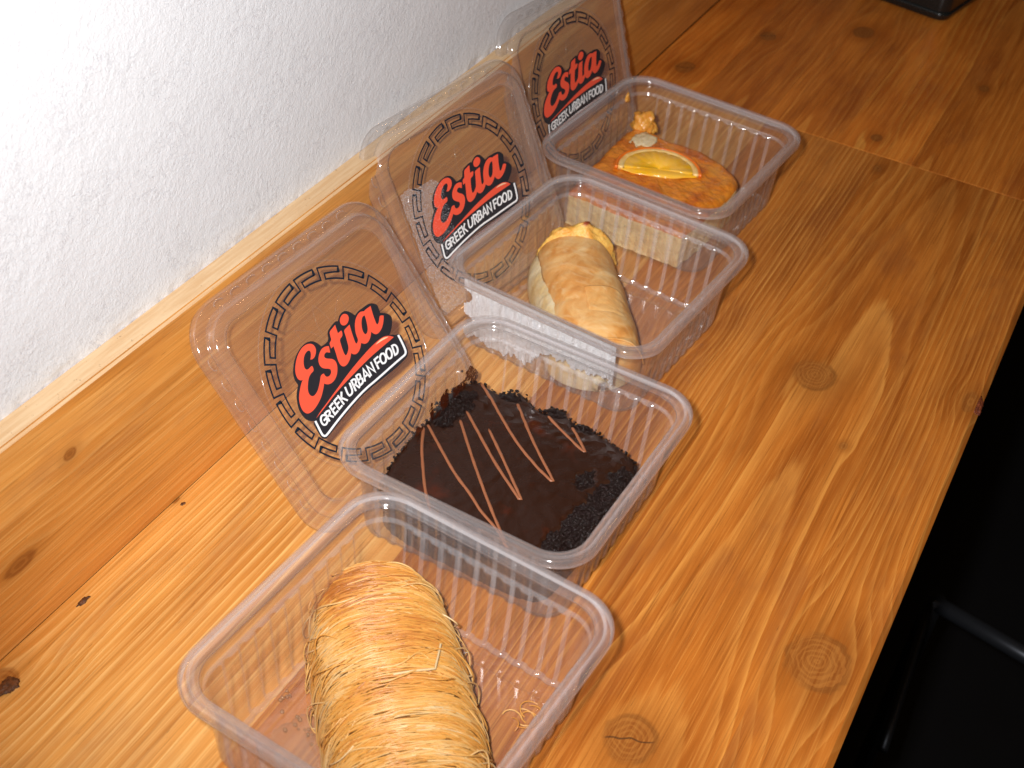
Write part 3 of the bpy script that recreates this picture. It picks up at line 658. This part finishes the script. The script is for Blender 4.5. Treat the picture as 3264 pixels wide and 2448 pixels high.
def toast_at(tt, ph):
    v_ = 0.47 + 0.24 * fbm(tt * 3.0, ph * 1.1, 2.0, 3) + 0.11 * nz(tt * 12, ph * 2.0, 5.0)
    v_ += 0.46 * math.exp(-((tt + 0.74) / 0.22) ** 2 - ((ph - 1.9) / 0.85) ** 2) + 0.20 * math.exp(-((tt + 0.25) / 0.10) ** 2) * max(0, math.sin(ph)) + 0.14 * math.exp(-((tt - .12) / 0.08) ** 2)
    v_ -= 0.26 * (1 - max(0, math.sin(ph))) ** 1.2
    return v_
paths, radii, toast = [], [], []
for i in range(2350):
    tc = rng.uniform(-0.985, 0.93); sl = rng.normal(0.0, 0.044) - 0.030
    if rng.random() < .07: sl += rng.normal(0, .16)
    p0 = rng.uniform(-0.25, 2.7); ln = rng.uniform(0.45, 1.6); n = 16
    ph = np.linspace(p0, min(p0 + ln, math.pi + 0.25), n)
    wv = rng.uniform(0, 6.28); tt = np.clip(tc + sl * (ph - ph.mean()) + 0.010 * np.sin(ph * rng.uniform(1.5, 4) + wv) - 0.020 * (np.sin(ph) - .6), -0.994, 0.994)
    lay = rng.random() ** 1.6 * 1.5
    off = lay + 0.35 * np.sin(ph * rng.uniform(2, 6) + wv)
    P = kat_pt(tt, ph, off - 0.6)
    P[:, 2] += 0.9 * np.array([nz(q[0] * .08, q[1] * .08, 1.0) for q in P])
    paths.append(P); radii.append(rng.uniform(0.27, 0.46)); rt = rng.normal(0, 0.13 + .10 * (tc < -.5)) 
    toast.append(np.clip([toast_at(a_, b_) + rt for a_, b_ in zip(tt, ph)], 0, 1))
o = strand_mesh('strands', paths, radii, toast, kat); o['kind'] = 'stuff'
paths, radii, toast = [], [], []                                    # stray loops standing off the roll
for i in range(70):
    tc = rng.uniform(-0.98, 0.9); ph0 = rng.choice([rng.uniform(2.3, 3.2), rng.uniform(-.1, .6), rng.uniform(0.4, 2.6)], p=[.4, .35, .25])
    n = 18; s = np.linspace(0, 1, n); amp = rng.uniform(1.5, 4.5)
    ph = ph0 + rng.uniform(.3, .8) * (s - .5) * 1.3; tt = np.clip(tc + rng.normal(0, .05) * s + .03 * np.sin(s * 6.3 + i), -.99, .99)
    P = kat_pt(tt, ph, 0.3 + amp * np.sin(np.pi * s) ** 1.5)
    P[:, 2] = np.maximum(P[:, 2], 0.6); paths.append(P); radii.append(rng.uniform(.25, .42)); toast.append(np.clip(rng.uniform(.05, .6) + 0 * s, 0, 1))
for i in range(7):                                                   # brown fallen curls on the tub floor
    n = 26; s = np.linspace(0, 1, n); cx, cyy = 43 + rng.uniform(-4, 4), 33 + rng.uniform(-9, 8); r_ = rng.uniform(4, 9); a0 = rng.uniform(0, 6.28); ln = rng.uniform(1.5, 4)
    paths.append(np.c_[cx + r_ * np.cos(a0 + ln * s), cyy + r_ * .8 * np.sin(a0 + ln * s), 0.6 + 2.2 * np.sin(np.pi * s) * rng.random()]); radii.append(.36); toast.append(np.full(n, rng.uniform(.4, .85)))
o = strand_mesh('loose_strands', paths, radii, toast, kat, 5); o['kind'] = 'stuff'
s = np.linspace(0, 1, 14)                                            # one pale strand lying on top
tt = -0.10 + 0.16 * np.r_[np.linspace(1, .95, 7), np.linspace(.9, -0.3, 7)]; ph = np.r_[np.linspace(1.62, 1.30, 7), np.linspace(1.20, 1.02, 7)]
strand_mesh('pale_strand', [kat_pt(tt, ph, 2.0)], [0.55], [np.zeros(14)], kat, 6)
sy = NT('syrup'); a_ = sy.n.new('ShaderNodeBsdfTransparent'); a_.inputs[0].default_value = (0.96, 0.90, 0.80, 1)
b_ = sy.n.new('ShaderNodeBsdfGlossy'); b_.inputs['Roughness'].default_value = 0.04
f_ = sy.n.new('ShaderNodeFresnel'); f_.inputs[0].default_value = 1.45; sd_ = sy.n.new('ShaderNodeBsdfDiffuse'); sd_.inputs[0].default_value = (.80, .66, .50, 1)
m_syrup = sy.done(sy.mixs(sy.mul(f_.outputs[0], .55), sy.mixs(0.10, a_.outputs[0], sd_.outputs[0]), b_.outputs[0]))
def puddle(name, parent, cx, cy_, r_, z, seed_, hgt=1.0, mat=None):
    n = 44; V_ = []; rings = [1.0, .97, .88, .6, .3]
    zz_ = [0, .15, .45, .9, 1]
    for q, zq in zip(rings, zz_):
        for i in range(n):
            a = 2 * math.pi * i / n; rad = r_ * q * (1 + .35 * nz(math.cos(a) * 1.3 + seed_, math.sin(a) * 1.3) + .14 * nz(math.cos(a) * 4 + seed_, math.sin(a) * 4, 3))
            V_.append((cx + rad * math.cos(a), cy_ + rad * math.sin(a), z + hgt * zq))
    F_ = grid_faces(5, n); F_.append([4 * n + i for i in range(n)])
    return mesh_obj(name, V_, F_, mat or m_syrup, parent)
sp = at_tub(0, 'syrup_puddle', 'clear sticky syrup pooled under the shredded pastry', 'syrup')
puddle('syrup', sp, -30, -38, 17, -0.2, 1.0, .9); puddle('syrup', sp, 33, -30, 14, -0.2, 4.0, .7); puddle('syrup', sp, -12, -50, 6, -.2, 8.0, 1.6)

grains('syrup_glint_drops', [(-33 + rng.normal(0, 6), -30 + rng.normal(0, 7), .9) for _ in range(16)] + [(-52 + rng.normal(0, 2), -14 + rng.normal(0, 6), .8) for _ in range(8)], m_syrup, sp, .5, 1.3)  # small syrup drops added to catch glints on the puddle
# slab cakes: outline in (a, b), rings from middle to the rim then down the side
def slab(name, outline, ztop, parent, mats, n=220, topfn=None, sidefn=None, zbot=0.0, dome=0.0, mfn=None, rough_edge=1.0, lean=0.0, crn=-2):
    O_ = resample(chaikin(outline, 2, True, crn), n, True); c = O_.mean(0); V_ = []; nt, ns = 46, 16
    dO = O_ - c; ln = np.linalg.norm(dO, axis=1)
    T = np.roll(O_, -1, 0) - np.roll(O_, 1, 0); Nn = np.c_[T[:, 1], -T[:, 0]]; Nn /= np.linalg.norm(Nn, axis=1)[:, None]
    if np.mean(np.sum(Nn * dO, 1)) < 0: Nn = -Nn
    for r_ in range(nt):
        q = (r_ / (nt - 1)) ** 0.8
        for i in range(n):
            a_, b_ = c + dO[i] * q; ed = (1 - q) * ln[i]
            z = ztop + dome * (1 - q * q) - 1.6 * math.exp(-ed / 1.2)
            if topfn: z += topfn(a_, b_, ed)
            V_.append((b_, a_, z))
    for s_ in range(1, ns):
        q = s_ / (ns - 1)
        for i in range(n):
            top = V_[(nt - 1) * n + i]; d = (sidefn(O_[i][0], O_[i][1], q) if sidefn else 0.0) + lean * q
            V_.append((top[0] + Nn[i][1] * d, top[1] + Nn[i][0] * d, top[2] * (1 - q) + zbot * q))
    F_ = grid_faces(nt + ns - 1, n); fm_ = [0] * ((nt - 1) * n) + [1] * ((ns - 1) * n)
    if mfn:
        for r_ in range(nt - 1):
            for i in range(n):
                q = (r_ / (nt - 1)) ** 0.8; fm_[r_ * n + i] = mfn(*(c + dO[i] * q))
    return mesh_obj(name, V_, F_, None, parent, True, mats, fm_)
def crumbs(name, pts, mat, parent, rmin, rmax):
    bm = bmesh.new()
    for (x, y, z) in pts:
        r_ = rng.uniform(rmin, rmax)
        v = bmesh.ops.create_icosphere(bm, subdivisions=1, radius=r_ * MM)['verts']
        sc = Vector((rng.uniform(.7, 1.3), rng.uniform(.7, 1.3), rng.uniform(.6, 1.1)))
        for q in v: q.co = Vector((q.co.x * sc.x, q.co.y * sc.y, q.co.z * sc.z)) * rng.uniform(.75, 1.25) + Vector((x, y, z)) * MM
    me = bpy.data.meshes.new(name); bm.to_mesh(me); bm.free(); me.materials.append(mat)
    o = bpy.data.objects.new(name, me); COL.objects.link(o); o.parent = parent; o['kind'] = 'stuff'; return o

# 2. chocolate cake
cake = at_tub(1, 'chocolate_cake', 'dark chocolate cake with shiny glaze and thin milk chocolate drizzle', 'cake')
OUT = [(-24, -60), (-16, -61), (-4, -62), (9, -61), (23, -63), (36, -63.5), (45, -62), (52, -58), (52, -50), (50, -40), (55, -33), (58, -29), (51, -18), (52, -9), (58, -5), (53, 7), (55, 16), (52, 26), (49, 38), (45, 47), (40, 52), (25, 53), (8, 51.5), (-10, 52), (-33, 50), (-50, 49), (-57, 40), (-58, 10), (-58, -30), (-54, -50), (-40, -57)]
tg = NT('chocolate_glaze'); cg = tg.scale(tg.coord(), (1000, 1000, 1000)); g1 = tg.noise(cg, 0.045, 4, .6); g2 = tg.noise(cg, 0.5, 3, .5)
gc = tg.mix(tg.smooth(g1, 0.56, 0.74), (0.024, 0.0082, 0.0042), (0.052, 0.011, 0.004))
m_glaze = tg.done(tg.bsdf(gc, tg.add(0.15, tg.mul(g2, .08)), 0.30, tg.bump(tg.add(g1, tg.mul(g2, .05)), .28, .0024)))
m_crumb = simple('chocolate_crumb', (0.007, 0.0035, 0.003), 0.16, 0.25, 0, 900.0, 0.6, color2=(0.016, 0.006, 0.004))
def crumbzone(a, b):
    z_ = 0.0
    z_ = max(z_, 1.25 - math.hypot((a - 24) / 17, (b + 56) / 9.5))
    z_ = max(z_, 1.2 - math.hypot((a - 52) / 6.0, (b + 34) / 7)); z_ = max(z_, 1.2 - math.hypot((a - 55) / 5.5, (b + 6) / 6.5)); z_ = max(z_, 1.1 - math.hypot((a - 52) / 3.5, (b - 14) / 10))
    z_ = max(z_, 1.15 - math.hypot((a - 16) / 9, (b - 33) / 5.5)); z_ = max(z_, (b - (40 + 0.10 * (a - 10))) / 7 + .15 if a < 36 else 0)
    return z_ + 0.45 * fbm(a * 0.16, b * 0.16, 4.0, 3) * (1 if z_ > .05 else 0)
def caketop(a, b, ed):
    cz = crumbzone(a, b); z = 0.7 * nz(a * .035, b * .035, 1) + .22 * nz(a * .16, b * .16, 2)
    if cz > 0.25: z += -1.0 + 1.5 * fbm(a * .35, b * .35, 7, 3)
    if cz < .25: z += (1.5 if a > 34 else .25) * max(0, nz(a * .20, b * .20, 11))
    return z
slab('cake_body', OUT, 23.5, cake, [m_glaze, m_crumb], 320, caketop, lambda a, b, q: 0.9 * fbm(a * .3, b * .3, q * 5, 3) - 1.5 * math.sin(q * 3.1) * 0, 0.0, 0.0, lambda a, b: 1 if crumbzone(a, b) > 0.25 else 0)
pts = []
while len(pts) < 3000:
    a, b = rng.uniform(-58, 60), rng.uniform(-66, 54)
    if crumbzone(a, b) > 0.30 and rng.random() < min(1, crumbzone(a, b) + .1):
        q = caketop(a, b, 9); pts.append((b, a, 23.3 + q + rng.uniform(-.5, .9)))
OO = resample(OUT, 900, True)
for a, b in OO:
    if a > 30 or b < -50 or rng.random() < .3:
        for _ in range(2): pts.append((b + rng.normal(0, .8), a + rng.normal(0, .8), 23 - abs(rng.normal(0, 5))))
for _ in range(26): pts.append((rng.uniform(-55, 55), rng.uniform(50, 60), .6))
pts += [(21, 55, 1.5), (28, 57, 1.5), (22, 56, 1.2), (-62.5, 45, 33), (-60, 40, 29)]
crumbs('crumbs', pts, m_crumb, cake, 0.35, 1.2)
m_driz = simple('milk_chocolate', (0.30, 0.105, 0.045), 0.38, 0.4, .25, 150.0)
DR = [[(1.6,-60),(-11.3,-53),(-21.9,-45.4),(-38.7,-33),(-50,-22)], [(5.2,-60),(-5.3,-45.8),(-20.2,-25.6),(-28,-11.4),(-35.1,-1.5),(-41.5,13.2),(-50,24)], [(18.5,-46.9),(-0.9,-28.1),(-20.7,-8.2),(-33.2,5.5),(-41.5,14.9),(-51,25)], [(27.6,-48.8),(14.3,-31.8),(-2.3,-10.3),(-14.9,9),(-17.4,13),(-15,11.5),(-7.2,2.4),(7.8,-14.1),(21.2,-30)], [(51.7,-53.7),(44,-42.3),(34,-29.6),(21,-12.5),(10.7,5.5),(5.4,17.5),(4.6,20.8),(5.9,19.3),(9.9,15.1),(20.3,2.3),(34.2,-12.8),(50,-28.5)], [(49.1,-7.8),(43.5,4),(38.9,13.6),(34.6,23.4),(35.8,23.2),(43.2,14.9),(49,7.8)]]
for d in DR:
    d = chaikin(np.array(d), 2, False, -2); q = resample(d, 60); kn = np.array([23.5 + caketop(a, b, 9) - .25 for a, b in q])
    r_ = np.array([0.95 + .18 * nz(a * .2, b * .2) for a, b in q]); r_[0] *= .4; r_[-1] *= .5
    V_, F_ = tubes([np.c_[q[:, 1], q[:, 0], kn]], [r_], 8); mesh_obj('drizzle', V_, F_, m_driz, cake)
m_smear = NT('chocolate_smear'); cs = m_smear.scale(m_smear.coord(), (1000, 1000, 1000)); ns_ = m_smear.noise(cs, .5, 4, .65)
trs = m_smear.n.new('ShaderNodeBsdfTransparent'); m_smear = m_smear.done(m_smear.mixs(m_smear.smooth(ns_, .34, .50), trs.outputs[0], m_smear.bsdf((0.075, 0.014, 0.004), .25, .5)))
sm_pts = [(-58, 14, -60.2, 23, 9, 4), (-58, 38, -60.5, 27, 8, 6), (-58, 49, -60.8, 32, 4.5, 5), (-58, 22, -60.2, 31, 4.5, 7), (-58, -4, -60, 25, 4, 6), (-58, -18, -60, 22, 3.5, 5), (-58, 8, -60, 33, 2, 6), (-58, 55, -60.6, 25, 4, 5)]
V_, F_ = [], []
for (_, a, b, z, w_, h_) in sm_pts:
    k0 = len(V_); n = 20; V_.append((b + .9, a, z))
    for i in range(n):
        an = 2 * math.pi * i / n; r_ = 1 + .5 * nz(math.cos(an) * 1.7 + a, math.sin(an) * 1.7); V_.append((b + .9 - .075 * h_ * math.sin(an) * r_ * .9, a + w_ * r_ * math.cos(an), z + h_ * r_ * math.sin(an)))
    F_ += [(k0, k0 + 1 + i, k0 + 1 + (i + 1) % n) for i in range(n)]
mesh_obj('chocolate_smear', V_, F_, m_smear, tubs[1])
pp = at_tub(1, 'paper_scrap', 'tiny white paper scrap showing under the chocolate cake edge', 'paper')
V_ = [(-22, 55, 6), (-14, 60, 9), (-8, 57, 8), (0, 58, 3), (3, 53, 4), (-20, 51, 5)]
mesh_obj('scrap', V_ + [(x, y, z - .4) for x, y, z in V_], [(0, 1, 2, 3, 4, 5), (11, 10, 9, 8, 7, 6)], simple('white_paper', (.8, .8, .84), .6), pp, False)

# 3. folded custard pastry
pas = at_tub(2, 'custard_pastry', 'folded phyllo pastry with yellow custard showing at its far end', 'pastry')
pd_ = np.array([-0.75, 0.66]); pe = np.array([0.66, 0.75])
tp = NT('baked_phyllo'); cp = tp.scale(tp.coord(), (1000, 1000, 1000)); p1 = tp.noise(tp.scale(cp, (1, .6, 1)), .055, 4, .6, .6); p2 = tp.noise(cp, .4, 3, .6); p3 = tp.noise(tp.scale(cp, (.5, 1.4, 1)), .14, 3, .6, .8)
pc = tp.ramp(p1, [(.26, (.76, .54, .28)), (.42, (.72, .41, .15)), (.56, (.64, .29, .075)), (.76, (.50, .18, .035))])
pc = tp.mix(tp.mul(tp.smooth(p3, .52, .70), .45), pc, (.76, .52, .26))
m_phy = tp.done(tp.bsdf(pc, .36, .45, tp.bump(tp.add(p3, tp.mul(p2, .3)), .16, .0022), .10))
tq = NT('pale_phyllo'); cq = tq.scale(tq.coord(), (1000, 1000, 1000)); q1 = tq.noise(cq, .06, 4, .6)
m_pale = tq.done(tq.bsdf(tq.mix(tq.smooth(q1, .35, .7), (.72, .60, .38), (.66, .46, .20)), .45, .4, tq.bump(tq.noise(cq, .2, 3, .6), .4, .002), .15))
def pas_loft(name, mat, t0_, t1_, wf, hf, ph0, ph1, cen, thick, zoff=0.0, seed_=0.0, amp=1.0, cap=True):
    nT, nP = 70, 48; V_ = []
    for i in range(nT):
        q = i / (nT - 1); tt = t0_ + (t1_ - t0_) * q
        for j in range(nP):
            ph = ph0 + (ph1 - ph0) * j / (nP - 1); c, s_ = math.cos(ph), math.sin(ph)
            fold = amp * .42 * (1.3 * nz(tt * .05 + seed_, ph * 1.1, 2) + .7 * nz(tt * .14 + ph * 1.6, ph * 1.0 + seed_, 6) + .35 * nz(tt * .3, ph * 3 + seed_, 8))
            wd, ht = wf(q) + fold, hf(q) + fold
            per = np.sign(c) * abs(c) ** .8 * wd + cen(q); z = np.sign(s_) * abs(s_) ** .85 * ht + zoff
            V_.append((pd_[1] * tt + pe[1] * per, pd_[0] * tt + pe[0] * per, max(z, .3)))
    F_ = grid_faces(nT, nP, False)
    if cap: F_.append(list(range(nP))); F_.append([(nT - 1) * nP + j for j in range(nP)][::-1])
    o = mesh_obj(name, V_, F_, mat, pas)
    if thick: md = o.modifiers.new('thickness', 'SOLIDIFY'); md.thickness = thick * MM; md.offset = -1
    return o
tap = lambda q: (max(0.0, 1 - abs(2 * q - 1) ** 5)) ** .4
clo = lambda q, k=.80: 1.0 if q < k else max(.04, math.sqrt(max(0, 1 - ((q - k) / (1 - k)) ** 2)))
pas_loft('pastry_base', m_pale, -60, 62, lambda q: 29 * (.82 + .18 * tap(q)) * clo(q), lambda q: 27 * (.80 + .2 * tap(q)) * (.3 + .7 * clo(q)), -.2, math.pi + .2, lambda q: -7, 0, 0, 1.0, 1.2)
pas_loft('top_sheet', m_phy, -62, 60, lambda q: 28.0 * (.86 + .14 * tap(q)) * (1 - .10 * max(0, q - .6)) * clo(q, .82), lambda q: 35 * (.86 + .14 * tap(q)) * (1 - .22 * max(0, q - .5)) * (.35 + .65 * clo(q, .82)), -.15, 2.62, lambda q: -4.5 + 1.5 * q, 2.4, 0, 5.0, 1.5, False)
pas_loft('fold_flap', m_phy, 4, 48, lambda q: 26.5, lambda q: 37.0 * (1 - .2 * q), .25, 1.75, lambda q: -3, .8, 0, 9.0, 1.7, False)
tc_ = NT('custard'); cc = tc_.scale(tc_.coord(), (1000, 1000, 1000)); c1 = tc_.noise(cc, .13, 4, .65); zz3 = tc_.sep(cc)[2]
m_cus = tc_.done(tc_.bsdf(tc_.mix(tc_.smooth(tc_.add(zz3, tc_.mul(c1, 9)), 42.5, 46), tc_.mix(tc_.smooth(c1, .4, .68), (.80, .47, .105), (.74, .33, .05)), (.32, .065, .022)), .45, .4, tc_.bump(c1, .6, .003), .15))
bmc = bmesh.new(); bmesh.ops.create_icosphere(bmc, subdivisions=5, radius=1.0)
for v in bmc.verts:
    x, y, z = v.co; k = 1 + .07 * fbm(x * 3.2, y * 3.2, z * 3.2, 3) + .035 * nz(x * 9, y * 9, z * 9)
    sp_ = math.exp(-((y - .10) / .13) ** 2) * max(0, z) ** 4 * 3.0
    tt = -61 + x * 10.5 * k; per = -1 + np.sign(y) * abs(y) ** .85 * 27.6 * k; zz_c = max(z, 0) ** .85 * 37.2 * k + sp_ + .4
    v.co = Vector((pd_[1] * tt + pe[1] * per, pd_[0] * tt + pe[0] * per, zz_c)) * MM
me = bpy.data.meshes.new('custard_filling'); bmc.to_mesh(me); bmc.free(); me.materials.append(m_cus); me.polygons.foreach_set('use_smooth', [True] * len(me.polygons))
cf = bpy.data.objects.new('custard_filling', me); COL.objects.link(cf); cf.parent = pas

# 4. orange cake
oc = at_tub(3, 'orange_cake', 'amber syrup-soaked cake slice topped with half an orange slice', 'cake')
OUT4 = [(-62, -46), (-40, -50), (-12, -51), (15, -54), (40, -55), (51, -52), (50, -38), (47, -23), (51, -3), (46, 20), (38, 33), (31, 42), (22, 46), (6, 47), (-20, 46), (-45, 45), (-61, 43), (-63, 10)]
to_ = NT('amber_cake_top'); c4_ = to_.scale(to_.coord(), (1000, 1000, 1000)); o1 = to_.noise(c4_, .06, 4, .6); o2 = to_.noise(c4_, .55, 3, .6)
x4, y4, z4 = to_.sep(c4_)
oc_col = to_.ramp(o1, [(.30, (.76, .29, .030)), (.48, (.70, .205, .014)), (.64, (.56, .120, .007)), (.8, (.34, .055, .005))])
m_amb = to_.done(to_.bsdf(oc_col, .22, .55, to_.bump(to_.add(o1, to_.mul(o2, .5)), .7, .0022), .15, coat=.5))
ts_ = NT('cream_sponge'); c5_ = ts_.scale(ts_.coord(), (1000, 1000, 1000)); s1 = ts_.noise(c5_, .09, 4, .6); s2 = ts_.noise(c5_, .7, 3, .6); zs_ = ts_.sep(c5_)[2]
m_sponge = ts_.done(ts_.bsdf(ts_.mix(ts_.smooth(ts_.add(zs_, ts_.mul(s1, 4)), 26.5, 30), ts_.mix(ts_.smooth(s1, .3, .7), (.88, .68, .36), (.80, .56, .25)), (.70, .38, .10)), .55, .3, ts_.bump(s2, .7, .002), .15))
slab('cake_body', OUT4, 27.0, oc, [m_amb, m_sponge], 240, lambda a, b, ed: .9 * fbm(a * .09, b * .09, 1, 3) + .5 * nz(a * .35, b * .35, 2) - 1.8 * math.exp(-ed / 2.5), lambda a, b, q: .9 * fbm(a * .2, b * .2, q * 6, 3), 0.0, .6, None, 1, 0, .72)
og = bpy.data.objects.new('orange_slice', None); COL.objects.link(og); og.parent = oc; og.empty_display_size = .01
og.location = (-7.5 * MM, -1 * MM, 27.4 * MM); og.rotation_euler = (math.radians(2), 0, math.radians(28))
# half disc: local +y is the round side
def half(name, r0, r1, z0_, z1_, mat, wob=0.0):
    n = 60; A_ = np.linspace(-.06, math.pi + .06, n); V_ = []
    prof = [(r0, z1_), (r1 - .8, z1_), (r1 - .2, z1_ - .3), (r1, z1_ - 1.0), (r1, z0_), (r0, z0_)]
    for (r_, z_) in prof:
        for a in A_: V_.append((r_ * math.cos(a), r_ * math.sin(a) * .94, z_ + wob * nz(r_ * math.cos(a) * .2, r_ * math.sin(a) * .2, 5)))
    F_ = grid_faces(6, n, False); F_ += [[5 * n + i, 5 * n + i + 1, i + 1, i] for i in range(n - 1)]
    F_.append([k * n for k in range(6)]); F_.append([k * n + n - 1 for k in range(6)][::-1])
    return mesh_obj(name, V_, F_, mat, og)
half('rind', 29.0, 31.5, 0, 3.2, simple('orange_rind', (.86, .19, .008), .28, .5, 0, 300, .3, .1, .4, (.72, .15, .008)), .3)
half('pith', 24.5, 29.1, 0, 3.1, simple('orange_pith', (.86, .60, .24), .35, .5, 0, 250, .2, .15, .3, (.84, .48, .13)), .3)
m_flesh = simple('orange_flesh', (.95, .46, .008), .16, .5, 0, 95, .5, .3, .7, (.92, .50, .06))
half('flesh', .2, 25.2, 0, 3.3, m_flesh, .5)
def lump(name, cx, cyy, cz, rx, ry, rz_, mat, parent, seed_, amp=.3):
    bm = bmesh.new(); bmesh.ops.create_icosphere(bm, subdivisions=4, radius=1.0)
    for v in bm.verts:
        k = 1 + amp * fbm(v.co.x * 1.5 + seed_, v.co.y * 1.5, v.co.z * 1.5, 4); v.co = Vector((cx + v.co.x * rx * k, cyy + v.co.y * ry * k, cz + v.co.z * rz_ * k)) * MM
    me = bpy.data.meshes.new(name); bm.to_mesh(me); bm.free(); me.materials.append(mat); me.polygons.foreach_set('use_smooth', [True] * len(me.polygons))
    o = bpy.data.objects.new(name, me); COL.objects.link(o); o.parent = parent; return o
lump('flesh', 0, 0, 1.2, 27, 7.5, 1.9, m_flesh, og, 2.0, .12)
m_white = simple('pale_crumb', (.80, .64, .40), .6, .3, 0, 400, .6, .2, 0, (.74, .56, .30))
m_lump = simple('amber_crumb', (.72, .34, .055), .3, .5, 0, 250, .6, .2, .4, (.66, .25, .03))
lump('torn_patch', -38, 32.5, 27.0, 8.5, 11.5, 1.5, m_white, oc, 1.0, .35)
lump('torn_piece', -49, 53, 30.0, 9.5, 8.5, 8.0, m_lump, oc, 3.0, .45); lump('torn_piece', -44, 55, 27, 6, 5, 5, m_lump, oc, 6.0, .4)
lump('crumb', -62.5, 48, 47.5, 1.2, 2.8, 4.2, m_lump, oc, 9.0, .4)

m_resin = simple('dark_resin', (0.16, 0.055, 0.018), 0.45, 0.4, 0, 400, .8, color2=(0.07, 0.028, 0.012))
lump('resin_knot', -347.5, 228, -0.3, 4.5, 6.5, 1.6, m_resin, table, 12.0, .45)
lump('resin_knot', -354.0, 284, -0.2, 1.6, 4.0, 1.0, m_resin, table, 15.0, .4)
lump('resin_knot', -356, 362, -0.2, 1.1, 1.8, .6, m_resin, table, 18.0, .4)
lump('resin_knot', -2.6, 690, -1.6, 2.2, 9, 2.0, simple('red_bark', (0.22, 0.050, 0.016), .5, .4, 0, 300, .8, color2=(0.10, 0.022, 0.010)), table, 21.0, .5)
